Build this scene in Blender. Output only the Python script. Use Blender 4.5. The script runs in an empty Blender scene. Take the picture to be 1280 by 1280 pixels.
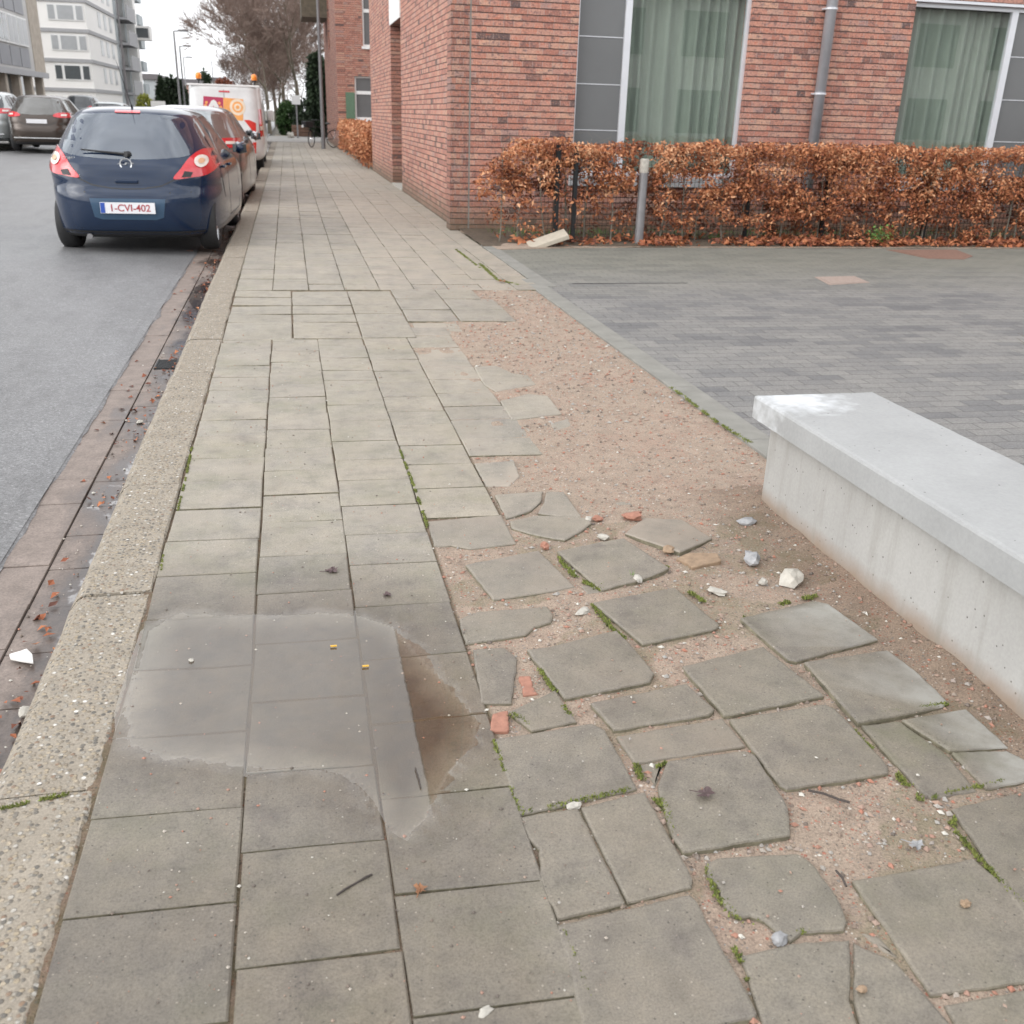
import bpy, bmesh, math, random
from mathutils import Vector, Matrix, noise, geometry
from mathutils.bvhtree import BVHTree
random.seed(7)
R = math.radians
sc = bpy.context.scene
COL = sc.collection
K = 0.9226
CZ = 1.43
FPX = 1221.947
cr = Vector((0.97748482, -0.20902678, 0.02883119)); cu = Vector((0.0523578, 0.37263659, 0.92649913)); cw = Vector((0.20440668, 0.90412929, -0.3751908))
CAM = Vector((0, 0, CZ))

# ---------- measuring helpers: turn a direction seen from the viewpoint into a surveyed point
def ray(x, y): return cw * FPX + cr * (x - 640) - cu * (y - 640)
def G(x, y, z=0.0):
    v = ray(x, y); return CAM + v * ((z - CZ) / v.z)
def atY(x, y, Y):
    v = ray(x, y); return CAM + v * (Y / v.y)
def atX(x, y, X):
    v = ray(x, y); return CAM + v * (X / v.x)
def crop(cx, cy, s, pts): return [(cx + a / s, cy + b / s) for a, b in pts]
def GP(pts, z=0.0): return [(G(x, y, z).x, G(x, y, z).y) for x, y in pts]

# ---------- tagging
def tag(o, label=None, cat=None, group=None, kind=None):
    if label: o['label'] = label
    if cat: o['category'] = cat
    if group: o['group'] = group
    if kind: o['kind'] = kind
    return o
def empty(name, loc=(0, 0, 0), rz=0.0, label=None, cat=None, group=None):
    o = bpy.data.objects.new(name, None); COL.objects.link(o)
    o.location = loc; o.rotation_euler = (0, 0, rz); o.empty_display_size = .2
    return tag(o, label, cat, group)

# ---------- materials
def new_mat(name):
    m = bpy.data.materials.new(name); m.use_nodes = True
    nt = m.node_tree; b = nt.nodes['Principled BSDF']
    return m, nt, b
def N(nt, typ, **kw):
    n = nt.nodes.new(typ)
    for k, v in kw.items():
        if k.startswith('i_'): n.inputs[k[2:].replace('_', ' ')].default_value = v
        else: setattr(n, k, v)
    return n
def L(nt, a, b): nt.links.new(a, b)
def coords(nt, world=False, scale=None, rot=None):
    if world:
        g = N(nt, 'ShaderNodeNewGeometry'); s = g.outputs['Position']
    else:
        s = N(nt, 'ShaderNodeTexCoord').outputs['Object']
    if scale or rot:
        m = N(nt, 'ShaderNodeMapping')
        if scale: m.inputs['Scale'].default_value = scale
        if rot: m.inputs['Rotation'].default_value = rot
        L(nt, s, m.inputs['Vector']); s = m.outputs['Vector']
    return s
def noise_t(nt, vec, scale, detail=4, rough=.6, out='Fac'):
    n = N(nt, 'ShaderNodeTexNoise'); n.inputs['Scale'].default_value = scale; n.inputs['Detail'].default_value = detail; n.inputs['Roughness'].default_value = rough
    L(nt, vec, n.inputs['Vector']); return n.outputs[out]
def ramp(nt, fac, stops, interp='LINEAR'):
    r = N(nt, 'ShaderNodeValToRGB'); r.color_ramp.interpolation = interp
    e = r.color_ramp.elements
    while len(e) < len(stops): e.new(.5)
    for i, (p, c) in enumerate(stops):
        e[i].position = p
        if isinstance(c, (int, float)): c = (c, c, c)
        e[i].color = (*c, 1)
    L(nt, fac, r.inputs['Fac']); return r.outputs['Color']
def mixc(nt, fac, a, b, mode='MIX'):
    m = N(nt, 'ShaderNodeMix', data_type='RGBA', blend_type=mode)
    for s, v in ((m.inputs[0], fac), (m.inputs[6], a), (m.inputs[7], b)):
        if isinstance(v, (int, float)): s.default_value = v
        elif isinstance(v, tuple): s.default_value = (*v, 1) if len(v) == 3 else v
        else: L(nt, v, s)
    return m.outputs[2]
def math_n(nt, op, a, b=None, c=None, clamp=False):
    m = N(nt, 'ShaderNodeMath', operation=op); m.use_clamp = clamp
    for i, v in enumerate((a, b, c)):
        if v is None: continue
        if isinstance(v, (int, float)): m.inputs[i].default_value = v
        else: L(nt, v, m.inputs[i])
    return m.outputs[0]
def attr(nt, name): return N(nt, 'ShaderNodeAttribute', attribute_name=name).outputs['Fac']
def bump(nt, b, h, strength=.5, dist=.01):
    n = N(nt, 'ShaderNodeBump'); n.inputs['Strength'].default_value = strength; n.inputs['Distance'].default_value = dist
    L(nt, h, n.inputs['Height']); L(nt, n.outputs['Normal'], b.inputs['Normal']); return n
def simple(name, col, rough=.6, metal=0.0, var=.12, vscale=8, coat=0.0, spec=.5, bmp=0.0, bscale=60, world=False):
    m, nt, b = new_mat(name)
    v = coords(nt, world)
    f = noise_t(nt, v, vscale, 5)
    c = ramp(nt, f, [(.25, tuple(x * (1 - var) for x in col)), (.75, tuple(min(1, x * (1 + var)) for x in col))])
    L(nt, c, b.inputs['Base Color']); b.inputs['Roughness'].default_value = rough; b.inputs['Metallic'].default_value = metal
    b.inputs['Coat Weight'].default_value = coat; b.inputs['Coat Roughness'].default_value = .06; b.inputs['Specular IOR Level'].default_value = spec
    if bmp: bump(nt, b, noise_t(nt, v, bscale, 4), bmp, .004)
    return m

def slab_material(name, c1, c2, side_moss=True):
    m, nt, b = new_mat(name)
    p = coords(nt, True)
    big = noise_t(nt, p, 2.6, 4, .6); mid = noise_t(nt, p, 14, 5, .65); fine = noise_t(nt, p, 210, 4, .8)
    c = ramp(nt, big, [(.3, c1), (.72, c2)])
    tone = attr(nt, 'tone')
    c = mixc(nt, 1.0, c, ramp(nt, tone, [(0, (.86, .87, .89)), (.35, (.97, .97, .98)), (.7, (1.0, 1.0, .99)), (1, (1.07, 1.05, 1.02))]), 'MULTIPLY')
    blot = noise_t(nt, coords(nt, True, (1, 1, 1)), 6.5, 5, .7)
    c = mixc(nt, 1.0, c, ramp(nt, blot, [(.28, (.70, .69, .73)), (.46, (.97, .97, .97)), (.72, (1.12, 1.10, 1.05))]), 'MULTIPLY')
    c = mixc(nt, 1.0, c, ramp(nt, mid, [(.28, .80), (.5, 1.0), (.8, 1.14)]), 'MULTIPLY')
    c = mixc(nt, 1.0, c, ramp(nt, fine, [(.3, .55), (.48, 1.0), (.72, 1.38)]), 'MULTIPLY')
    # small pits and grit
    v = N(nt, 'ShaderNodeTexVoronoi'); v.inputs['Scale'].default_value = 110; L(nt, p, v.inputs['Vector'])
    sel = math_n(nt, 'GREATER_THAN', N_sep(nt, v.outputs['Color'], 0), .93)
    dot = math_n(nt, 'MULTIPLY', sel, math_n(nt, 'LESS_THAN', v.outputs['Distance'], .24))
    gcol = ramp(nt, N_sep(nt, v.outputs['Color'], 1), [(0, (.06, .055, .05)), (.6, (.10, .07, .05)), (.61, (.5, .46, .40)), (1, (.62, .58, .52))], 'CONSTANT')
    c = mixc(nt, math_n(nt, 'MULTIPLY', dot, .8), c, gcol)
    # sandy dust swept over the surface
    dust = ramp(nt, noise_t(nt, p, 3.3, 6, .7), [(.40, .05), (.66, .75)])
    dust = mixc(nt, 1.0, dust, attr(nt, 'dusty'), 'MULTIPLY')
    c = mixc(nt, dust, c, (.33, .285, .235))
    # greenish algae
    alg = ramp(nt, noise_t(nt, p, 3.1, 6, .7), [(.48, 0.0), (.72, .6)])
    alg = mixc(nt, 1.0, alg, attr(nt, 'algae'), 'MULTIPLY')
    c = mixc(nt, alg, c, (.15, .16, .075))
    lime = attr(nt, 'lime')
    c = mixc(nt, math_n(nt, 'MULTIPLY', lime, ramp(nt, mid, [(.35, .55), (.6, 1.0)])), c, (.47, .47, .44))
    # mud laid down where water stands
    mud = attr(nt, 'mud')
    c = mixc(nt, math_n(nt, 'MULTIPLY', mud, 1.0, clamp=True), c, ramp(nt, mid, [(.3, (.050, .033, .015)), (.7, (.105, .072, .033))]))
    damp = math_n(nt, 'ADD', attr(nt, 'damp'), math_n(nt, 'MULTIPLY', math_n(nt, 'SUBTRACT', big, .5), .9), clamp=True)
    damp = math_n(nt, 'MULTIPLY', damp, math_n(nt, 'GREATER_THAN', attr(nt, 'damp'), .02))
    c = mixc(nt, damp, c, mixc(nt, 1.0, c, (.50, .465, .435), 'MULTIPLY'))
    L(nt, c, b.inputs['Base Color'])
    rr = N(nt, 'ShaderNodeMapRange'); L(nt, damp, rr.inputs['Value']); rr.inputs['To Min'].default_value = .62; rr.inputs['To Max'].default_value = .36
    L(nt, rr.outputs[0], b.inputs['Roughness'])
    film = math_n(nt, 'ADD', attr(nt, 'film'), math_n(nt, 'MULTIPLY', math_n(nt, 'SUBTRACT', mid, .5), 1.1))
    film = math_n(nt, 'MULTIPLY', ramp(nt, film, [(.38, 0.0), (.95, 1.0)]), math_n(nt, 'GREATER_THAN', attr(nt, 'film'), .01))
    L(nt, math_n(nt, 'MULTIPLY', film, .6), b.inputs['Coat Weight']); b.inputs['Coat Roughness'].default_value = .09; b.inputs['Coat IOR'].default_value = 1.5
    h = math_n(nt, 'ADD', math_n(nt, 'MULTIPLY', mid, .8), math_n(nt, 'ADD', math_n(nt, 'MULTIPLY', fine, .5), math_n(nt, 'MULTIPLY', dot, -.5)))
    bump(nt, b, h, .55, .004)
    return m
def N_sep(nt, col, i):
    s = N(nt, 'ShaderNodeSeparateColor'); L(nt, col, s.inputs[0]); return s.outputs[i]

def brick_material(name, axis, bw=.215, rh=.0745, dull=1.0):
    m, nt, b = new_mat(name)
    p = coords(nt, True)
    s = N(nt, 'ShaderNodeSeparateXYZ'); L(nt, p, s.inputs[0])
    wob = math_n(nt, 'MULTIPLY', math_n(nt, 'SUBTRACT', noise_t(nt, p, 6, 2), .5), .010)
    zz = math_n(nt, 'ADD', s.outputs[2], wob)
    cb = N(nt, 'ShaderNodeCombineXYZ'); L(nt, s.outputs[axis], cb.inputs[0]); L(nt, zz, cb.inputs[1])
    br = N(nt, 'ShaderNodeTexBrick'); L(nt, cb.outputs[0], br.inputs['Vector'])
    for k, v in dict(Scale=1.0, Bias=0.0).items(): br.inputs[k].default_value = v
    br.inputs['Mortar Size'].default_value = .0035; br.inputs['Mortar Smooth'].default_value = .3
    br.inputs['Brick Width'].default_value = bw; br.inputs['Row Height'].default_value = rh
    br.inputs['Color1'].default_value = (0, 0, 0, 1); br.inputs['Color2'].default_value = (1, 1, 1, 1); br.inputs['Mortar'].default_value = (.5, .5, .5, 1)
    br.offset = .37; br.squash = .6; br.squash_frequency = 3
    d = dull
    tint = ramp(nt, br.outputs['Color'], [(0, (.11*d, .08*d, .08*d)), (.02, (.15*d, .10*d, .09*d)), (.05, (.32*d, .155*d, .125*d)), (.3, (.43*d, .205*d, .155*d)), (.5, (.50*d, .25*d, .185*d)), (.7, (.46*d, .255*d, .205*d)), (.88, (.53*d, .325*d, .24*d)), (1, (.36*d, .24*d, .22*d))])
    n1 = noise_t(nt, coords(nt, True, (1, 1, 1.8)), 15, 5, .75); n2 = noise_t(nt, p, 60, 4, .75)
    tint = mixc(nt, ramp(nt, n1, [(.52, 0.0), (.62, .85)]), tint, (.17*d, .115*d, .115*d))
    tint = mixc(nt, ramp(nt, n1, [(.32, .85), (.44, 0.0)]), tint, (.50*d, .155*d, .095*d))
    tint = mixc(nt, ramp(nt, n2, [(.53, 0.0), (.72, .6)]), tint, (.60*d, .38*d, .28*d))
    tint = mixc(nt, 1.0, tint, ramp(nt, n2, [(.3, .68), (.7, 1.25)]), 'MULTIPLY')
    tint = mixc(nt, 1.0, tint, (.95, .90, .88), 'MULTIPLY')
    tint = mixc(nt, br.outputs['Fac'], tint, (.36*d, .27*d, .24*d))
    fr = math_n(nt, 'FRACT', math_n(nt, 'DIVIDE', zz, rh))
    e = math_n(nt, 'ABSOLUTE', math_n(nt, 'SUBTRACT', fr, .0))
    e2 = math_n(nt, 'MINIMUM', e, math_n(nt, 'SUBTRACT', 1.0, fr))
    edge = math_n(nt, 'ADD', e2, math_n(nt, 'MULTIPLY', math_n(nt, 'SUBTRACT', n2, .5), .10))
    bed = ramp(nt, edge, [(.055, 1.0), (.10, 0.0)])
    tint = mixc(nt, bed, tint, (.075, .045, .038))
    # damp green-grey foot of the wall
    ft = ramp(nt, math_n(nt, 'ADD', s.outputs[2], math_n(nt, 'MULTIPLY', n1, .5)), [(.22, .75), (.66, 0.0)])
    tint = mixc(nt, ft, tint, (.10, .095, .062))
    L(nt, tint, b.inputs['Base Color']); b.inputs['Roughness'].default_value = .9
    hh = math_n(nt, 'ADD', math_n(nt, 'SUBTRACT', 1.0, bed), math_n(nt, 'MULTIPLY', n2, .35))
    bump(nt, b, hh, .8, .012)
    return m

def glass_material(name, tint=(.6, .7, .68), ior=1.6, rough=.0):
    m, nt, b = new_mat(name)
    out = nt.nodes['Material Output']; nt.nodes.remove(b)
    t = N(nt, 'ShaderNodeBsdfTransparent'); t.inputs[0].default_value = (*tint, 1)
    g = N(nt, 'ShaderNodeBsdfGlossy'); g.inputs['Roughness'].default_value = rough
    fr = N(nt, 'ShaderNodeFresnel'); fr.inputs['IOR'].default_value = ior
    gg = N(nt, 'ShaderNodeNewGeometry'); fo = math_n(nt, 'MULTIPLY', fr.outputs[0], math_n(nt, 'SUBTRACT', 1.0, gg.outputs['Backfacing']))
    mx = N(nt, 'ShaderNodeMixShader'); L(nt, fo, mx.inputs[0]); L(nt, t.outputs[0], mx.inputs[1]); L(nt, g.outputs[0], mx.inputs[2]); L(nt, mx.outputs[0], out.inputs['Surface'])
    return m

def grass_like(name, cols, rough=.7, vs=40, trans=True):
    m, nt, b = new_mat(name)
    t = attr(nt, 'tone')
    n = len(cols)
    c = ramp(nt, t, [(i / (n - 1), cc) for i, cc in enumerate(cols)])
    L(nt, c, b.inputs['Base Color']); b.inputs['Roughness'].default_value = rough
    return m

M = {}
M['slab'] = slab_material('paving_concrete', (.222, .204, .168), (.285, .262, .222))
M['slab_side'] = simple('slab_edge', (.16, .145, .10), .95, var=.6, vscale=35, world=True)
# wet and dry parts of grit use the tone attribute
M['pebble'] = grass_like('gravel_mix', [(.12, .10, .085), (.24, .18, .14), (.34, .15, .10), (.28, .24, .20), (.30, .20, .15), (.30, .29, .27), (.36, .31, .26), (.50, .48, .43)], .8)
M['moss'] = grass_like('moss_green', [(.05, .065, .015), (.11, .135, .025), (.19, .22, .045), (.13, .12, .045)], .9)
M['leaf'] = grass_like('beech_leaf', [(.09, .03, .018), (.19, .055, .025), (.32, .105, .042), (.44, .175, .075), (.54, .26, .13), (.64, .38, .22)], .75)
M['stem'] = simple('beech_stem', (.16, .145, .115), .8, var=.35, vscale=20)
M['green_leaf'] = grass_like('weed_leaf', [(.04, .09, .015), (.09, .19, .03), (.16, .28, .06)], .5)
M['brickF'] = brick_material('red_brick_front', 0)
M['brickS'] = brick_material('red_brick_side', 1)
M['brick_header'] = brick_material('red_brick_header', 0, bw=.105, rh=.0745, dull=.82)
M['brick_soldier'] = brick_material('red_brick_soldier', 2, bw=.215, rh=.0745)
M['alu'] = simple('aluminium', (.62, .63, .66), .4, .3, var=.04)
M['white_paint'] = simple('white_paint', (.74, .74, .73), .5, var=.05)
M['panel'] = simple('grey_panel', (.135, .138, .14), .25, var=.06, vscale=2, spec=.6)
M['sill_stone'] = simple('sill_stone', (.34, .34, .345), .7)
M['zinc'] = simple('zinc_pipe', (.42, .43, .46), .45, .35, var=.12, vscale=5)
M['curtain'] = simple('green_curtain', (.25, .275, .235), .9, var=.08, vscale=2)
M['glass'] = glass_material('window_glass', (.93, .96, .95), 2.0)
M['dark_room'] = simple('room_interior', (.12, .12, .11), .9)
M['black_steel'] = simple('black_steel', (.015, .016, .017), .5, .3)
M['steel_pole'] = simple('galvanised_pole', (.22, .215, .22), .5, .4)
M['rubber'] = simple('rubber', (.018, .018, .019), .75, var=.2, vscale=30)
M['rim'] = simple('alloy_rim', (.42, .43, .45), .35, .8)
M['black_trim'] = simple('black_trim', (.02, .02, .022), .5)
M['red_lens'] = simple('red_lens', (.52, .012, .022), .18, var=.1, vscale=18, coat=1)
M['clear_lens'] = simple('clear_lens', (.72, .66, .60), .18, var=.1, vscale=40, coat=1)
M['plate'] = simple('number_plate', (.68, .68, .70), .5, var=.03)
M['plate_blue'] = simple('plate_blue', (.02, .07, .35), .5)
M['plate_red'] = simple('plate_red', (.36, .05, .06), .5)
M['chrome'] = simple('chrome', (.78, .79, .80), .16, .95, var=.03)
M['orange'] = simple('orange_lamp', (.85, .25, .02), .3, coat=.5)

def concrete_material(name, col, white_patch=False):
    m, nt, b = new_mat(name)
    p = coords(nt, True)
    big = noise_t(nt, p, 3, 5, .6); fine = noise_t(nt, p, 90, 3, .6)
    c = ramp(nt, big, [(.3, tuple(x * .9 for x in col)), (.7, tuple(x * 1.07 for x in col))])
    v = N(nt, 'ShaderNodeTexVoronoi'); v.inputs['Scale'].default_value = 38; L(nt, p, v.inputs['Vector'])
    sel = math_n(nt, 'GREATER_THAN', N_sep(nt, v.outputs['Color'], 0), .84)
    rad = math_n(nt, 'LESS_THAN', v.outputs['Distance'], .125)
    hole = math_n(nt, 'MULTIPLY', sel, rad)
    c = mixc(nt, math_n(nt, 'MULTIPLY', hole, .8), c, (.08, .075, .065))
    c = mixc(nt, 1.0, c, ramp(nt, fine, [(.3, .94), (.7, 1.05)]), 'MULTIPLY')
    if white_patch:
        w = N(nt, 'ShaderNodeVectorMath', operation='DISTANCE'); L(nt, p, w.inputs[0]); w.inputs[1].default_value = (1.86, 3.33, .45)
        f = math_n(nt, 'ADD', w.outputs['Value'], math_n(nt, 'MULTIPLY', math_n(nt, 'SUBTRACT', noise_t(nt, p, 18, 4), .5), .35))
        c = mixc(nt, ramp(nt, f, [(.05, .75), (.22, 0.0)]), c, (.60, .62, .64))
        st = noise_t(nt, coords(nt, True, (30, 2, 30)), 2.2, 5, .7)
        c = mixc(nt, ramp(nt, st, [(.62, 0.0), (.8, .3)]), c, (.28, .27, .24))
    else:
        s = N(nt, 'ShaderNodeSeparateXYZ'); L(nt, p, s.inputs[0])
        f = math_n(nt, 'ADD', s.outputs[2], math_n(nt, 'MULTIPLY', noise_t(nt, p, 7, 4), .07))
        c = mixc(nt, ramp(nt, f, [(.055, .9), (.125, 0.0)]), c, (.25, .185, .135))
        st = noise_t(nt, coords(nt, True, (5, 5, .6)), 2.5, 5, .7); c = mixc(nt, ramp(nt, st, [(.50, 0.0), (.72, .42)]), c, (.20, .19, .16))
    L(nt, c, b.inputs['Base Color']); b.inputs['Roughness'].default_value = .75
    bump(nt, b, math_n(nt, 'SUBTRACT', math_n(nt, 'MULTIPLY', fine, .3), hole), .4, .003)
    return m
M['bench_top'] = concrete_material('bench_top_concrete', (.31, .314, .312), True)
M['bench_base'] = concrete_material('bench_base_concrete', (.365, .36, .345))

def sand_material():
    m, nt, b = new_mat('sandy_soil')
    p = coords(nt, True)
    big = noise_t(nt, p, 1.7, 5, .65); mid = noise_t(nt, p, 11, 5, .7); fine = noise_t(nt, p, 170, 3, .75)
    c = ramp(nt, big, [(.3, (.295, .232, .178)), (.5, (.335, .262, .203)), (.72, (.325, .232, .178))])
    c = mixc(nt, 1.0, c, ramp(nt, mid, [(.25, .72), (.5, 1.0), (.8, 1.16)]), 'MULTIPLY')
    c = mixc(nt, 1.0, c, ramp(nt, fine, [(.28, .55), (.5, 1.0), (.75, 1.35)]), 'MULTIPLY')
    for sc_, th, rad in ((70, .72, .30), (150, .68, .36)):
        v = N(nt, 'ShaderNodeTexVoronoi'); v.inputs['Scale'].default_value = sc_; L(nt, p, v.inputs['Vector'])
        sel = math_n(nt, 'GREATER_THAN', N_sep(nt, v.outputs['Color'], 0), th)
        dot = math_n(nt, 'MULTIPLY', sel, math_n(nt, 'LESS_THAN', v.outputs['Distance'], rad))
        gc = ramp(nt, N_sep(nt, v.outputs['Color'], 1), [(0, (.10, .085, .07)), (.25, (.34, .105, .065)), (.45, (.20, .19, .18)), (.65, (.42, .32, .24)), (.86, (.24, .12, .08)), (.93, (.66, .62, .56))], 'CONSTANT')
        c = mixc(nt, math_n(nt, 'MULTIPLY', dot, .75), c, gc)
    alg = attr(nt, 'algae')
    c = mixc(nt, math_n(nt, 'MULTIPLY', alg, ramp(nt, mid, [(.4, 0.0), (.6, .8)])), c, (.10, .105, .045))
    wet = attr(nt, 'damp')
    c = mixc(nt, wet, c, mixc(nt, 1.0, c, (.50, .43, .37), 'MULTIPLY'))
    c = mixc(nt, attr(nt, 'mud'), c, ramp(nt, mid, [(.3, (.050, .033, .015)), (.7, (.105, .072, .033))]))
    L(nt, c, b.inputs['Base Color'])
    b.inputs['Roughness'].default_value = .95
    bump(nt, b, math_n(nt, 'ADD', mid, math_n(nt, 'MULTIPLY', fine, .8)), .9, .009)
    return m
M['sand'] = sand_material()

def kerb_material():
    m, nt, b = new_mat('exposed_aggregate')
    p = coords(nt, True)
    v = N(nt, 'ShaderNodeTexVoronoi'); v.inputs['Scale'].default_value = 75; v.inputs['Randomness'].default_value = 1; L(nt, p, v.inputs['Vector'])
    r = N_sep(nt, v.outputs['Color'], 0)
    col = ramp(nt, r, [(0, (.10, .095, .085)), (.18, (.20, .165, .12)), (.34, (.30, .245, .17)), (.55, (.27, .25, .215)), (.72, (.36, .30, .22)), (.86, (.20, .13, .085)), (.92, (.42, .40, .36)), (.975, (.66, .64, .60))], 'CONSTANT')
    base = ramp(nt, noise_t(nt, p, 9, 4), [(.3, (.225, .195, .155)), (.7, (.295, .258, .208))])
    inside = ramp(nt, v.outputs['Distance'], [(.30, 1.0), (.52, 0.0)])
    # the wear that exposes stones is stronger near the viewer's end
    wear = ramp(nt, noise_t(nt, p, 5, 5, .7), [(.3, .45), (.6, .95)])
    c = mixc(nt, math_n(nt, 'MULTIPLY', inside, wear), base, col)
    fine = noise_t(nt, p, 160, 3)
    c = mixc(nt, 1.0, c, ramp(nt, fine, [(.3, .78), (.7, 1.2)]), 'MULTIPLY')
    s = N(nt, 'ShaderNodeSeparateXYZ'); L(nt, p, s.inputs[0])
    damp = ramp(nt, math_n(nt, 'ADD', s.outputs[1], math_n(nt, 'MULTIPLY', noise_t(nt, p, 3, 4), 1.4)), [(.30, 0.0), (.55, 0.0)])
    L(nt, c, b.inputs['Base Color']); b.inputs['Roughness'].default_value = .8
    bump(nt, b, math_n(nt, 'ADD', inside, math_n(nt, 'MULTIPLY', fine, .4)), .7, .005)
    return m
M['kerb'] = kerb_material()

def road_material():
    m, nt, b = new_mat('worn_asphalt')
    p = coords(nt, True)
    big = noise_t(nt, coords(nt, True, (1, .35, 1)), 1.1, 5, .6); fine = noise_t(nt, p, 120, 3, .8); mid = noise_t(nt, p, 9, 4, .7)
    c = ramp(nt, big, [(.3, (.160, .159, .160)), (.55, (.185, .185, .188)), (.75, (.215, .217, .222))])
    c = mixc(nt, 1.0, c, ramp(nt, fine, [(.3, .62), (.5, 1.0), (.75, 1.45)]), 'MULTIPLY')
    c = mixc(nt, 1.0, c, ramp(nt, mid, [(.3, .92), (.7, 1.05)]), 'MULTIPLY')
    vr = N(nt, 'ShaderNodeTexVoronoi'); vr.inputs['Scale'].default_value = 95; L(nt, p, vr.inputs['Vector'])
    c = mixc(nt, 1.0, c, ramp(nt, N_sep(nt, vr.outputs['Color'], 0), [(0, .72), (.5, 1.0), (.9, 1.12), (1, 1.5)]), 'MULTIPLY')
    pat = noise_t(nt, coords(nt, True, (1.3, .5, 1)), 2.6, 6, .75)
    c = mixc(nt, 1.0, c, ramp(nt, pat, [(.34, .84), (.5, 1.0), (.66, 1.07)]), 'MULTIPLY')
    L(nt, c, b.inputs['Base Color'])
    rg = ramp(nt, big, [(.3, .38), (.7, .55)]); L(nt, rg, b.inputs['Roughness'])
    b.inputs['Specular IOR Level'].default_value = .6
    bump(nt, b, fine, .8, .006)
    return m
M['road'] = road_material()
def gutter_material():
    m, nt, b = new_mat('wet_gutter')
    p = coords(nt, True)
    big = noise_t(nt, coords(nt, True, (2.2, .8, 1)), 2.0, 5, .65); fine = noise_t(nt, p, 120, 3, .75); mid = noise_t(nt, p, 10, 5, .7)
    s = N(nt, 'ShaderNodeSeparateXYZ'); L(nt, p, s.inputs[0])
    c = ramp(nt, mid, [(.3, (.175, .142, .122)), (.7, (.275, .225, .195))])
    c = mixc(nt, 1.0, c, ramp(nt, fine, [(.3, .7), (.5, 1.0), (.75, 1.3)]), 'MULTIPLY')
    # wettest right against the kerb
    w = math_n(nt, 'ADD', math_n(nt, 'MULTIPLY', math_n(nt, 'ADD', s.outputs[0], .96), 4.5), math_n(nt, 'MULTIPLY', math_n(nt, 'SUBTRACT', big, .5), 3.0))
    w0 = w; w = ramp(nt, w, [(.05, .15), (.75, 1.0)])
    cw2 = math_n(nt, 'ADD', w0, math_n(nt, 'MULTIPLY', math_n(nt, 'SUBTRACT', mid, .5), 1.6)); L(nt, ramp(nt, cw2, [(.85, 0.0), (1.25, 1.0)]), b.inputs['Coat Weight']); b.inputs['Coat Roughness'].default_value = .05; b.inputs['Coat IOR'].default_value = 1.6
    c = mixc(nt, w, c, mixc(nt, 1.0, c, (.22, .195, .19), 'MULTIPLY'))
    L(nt, c, b.inputs['Base Color'])
    rr = N(nt, 'ShaderNodeMapRange'); L(nt, w, rr.inputs['Value']); rr.inputs['To Min'].default_value = .75; rr.inputs['To Max'].default_value = .28
    L(nt, rr.outputs[0], b.inputs['Roughness'])
    bump(nt, b, math_n(nt, 'ADD', mid, math_n(nt, 'MULTIPLY', fine, .4)), .45, .004)
    return m
M['gutter'] = gutter_material()

def driveway_material():
    m, nt, b = new_mat('grey_pavers')
    p = coords(nt, True, rot=(0, 0, R(1.2)))
    br = N(nt, 'ShaderNodeTexBrick'); L(nt, p, br.inputs['Vector'])
    br.inputs['Scale'].default_value = 1; br.inputs['Mortar Size'].default_value = .0035; br.inputs['Mortar Smooth'].default_value = .4
    br.inputs['Brick Width'].default_value = .21; br.inputs['Row Height'].default_value = .105
    br.inputs['Color1'].default_value = (0, 0, 0, 1); br.inputs['Color2'].default_value = (1, 1, 1, 1); br.inputs['Mortar'].default_value = (.5, .5, .5, 1)
    br.offset = .5
    br2 = N(nt, 'ShaderNodeTexBrick'); L(nt, p, br2.inputs['Vector'])
    br2.inputs['Scale'].default_value = 1; br2.inputs['Mortar Size'].default_value = 0; br2.inputs['Brick Width'].default_value = .63; br2.inputs['Row Height'].default_value = .21; br2.offset = .37
    br2.inputs['Color1'].default_value = (0, 0, 0, 1); br2.inputs['Color2'].default_value = (1, 1, 1, 1)
    patch = noise_t(nt, coords(nt, True, (.7, 1.6, 1)), 1.6, 4, .7)
    patch = math_n(nt, 'ADD', math_n(nt, 'MULTIPLY', patch, .66), math_n(nt, 'MULTIPLY', br2.outputs['Color'], .34))
    mixv = math_n(nt, 'ADD', math_n(nt, 'MULTIPLY', br.outputs['Color'], .26), math_n(nt, 'MULTIPLY', patch, .85))
    c = ramp(nt, mixv, [(.28, (.120, .120, .122)), (.42, (.148, .147, .146)), (.55, (.180, .176, .169)), (.8, (.212, .206, .194))])
    fine = noise_t(nt, p, 130, 3, .8)
    c = mixc(nt, 1.0, c, ramp(nt, fine, [(.3, .6), (.5, 1.0), (.75, 1.5)]), 'MULTIPLY')
    s = N(nt, 'ShaderNodeSeparateXYZ'); L(nt, coords(nt, True), s.inputs[0])
    g = math_n(nt, 'ADD', s.outputs[1], math_n(nt, 'MULTIPLY', noise_t(nt, p, 2.2, 5), 1.6))
    c = mixc(nt, ramp(nt, math_n(nt, 'DIVIDE', g, 12.0), [(.74, 0.0), (.92, .42)]), c, (.165, .165, .115))
    c = mixc(nt, math_n(nt, 'MULTIPLY', br.outputs['Fac'], .8), c, (.05, .05, .045))
    L(nt, c, b.inputs['Base Color']); b.inputs['Roughness'].default_value = .72
    bump(nt, b, math_n(nt, 'SUBTRACT', math_n(nt, 'MULTIPLY', fine, .4), br.outputs['Fac']), .5, .004)
    return m
M['driveway'] = driveway_material()
M['edging'] = simple('edging_concrete', (.205, .20, .18), .85, var=.2, vscale=6, bmp=.4, bscale=90, world=True)
M['soil'] = simple('bed_soil', (.085, .062, .042), .95, var=.45, vscale=14, bmp=.8, bscale=40, world=True)
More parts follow.
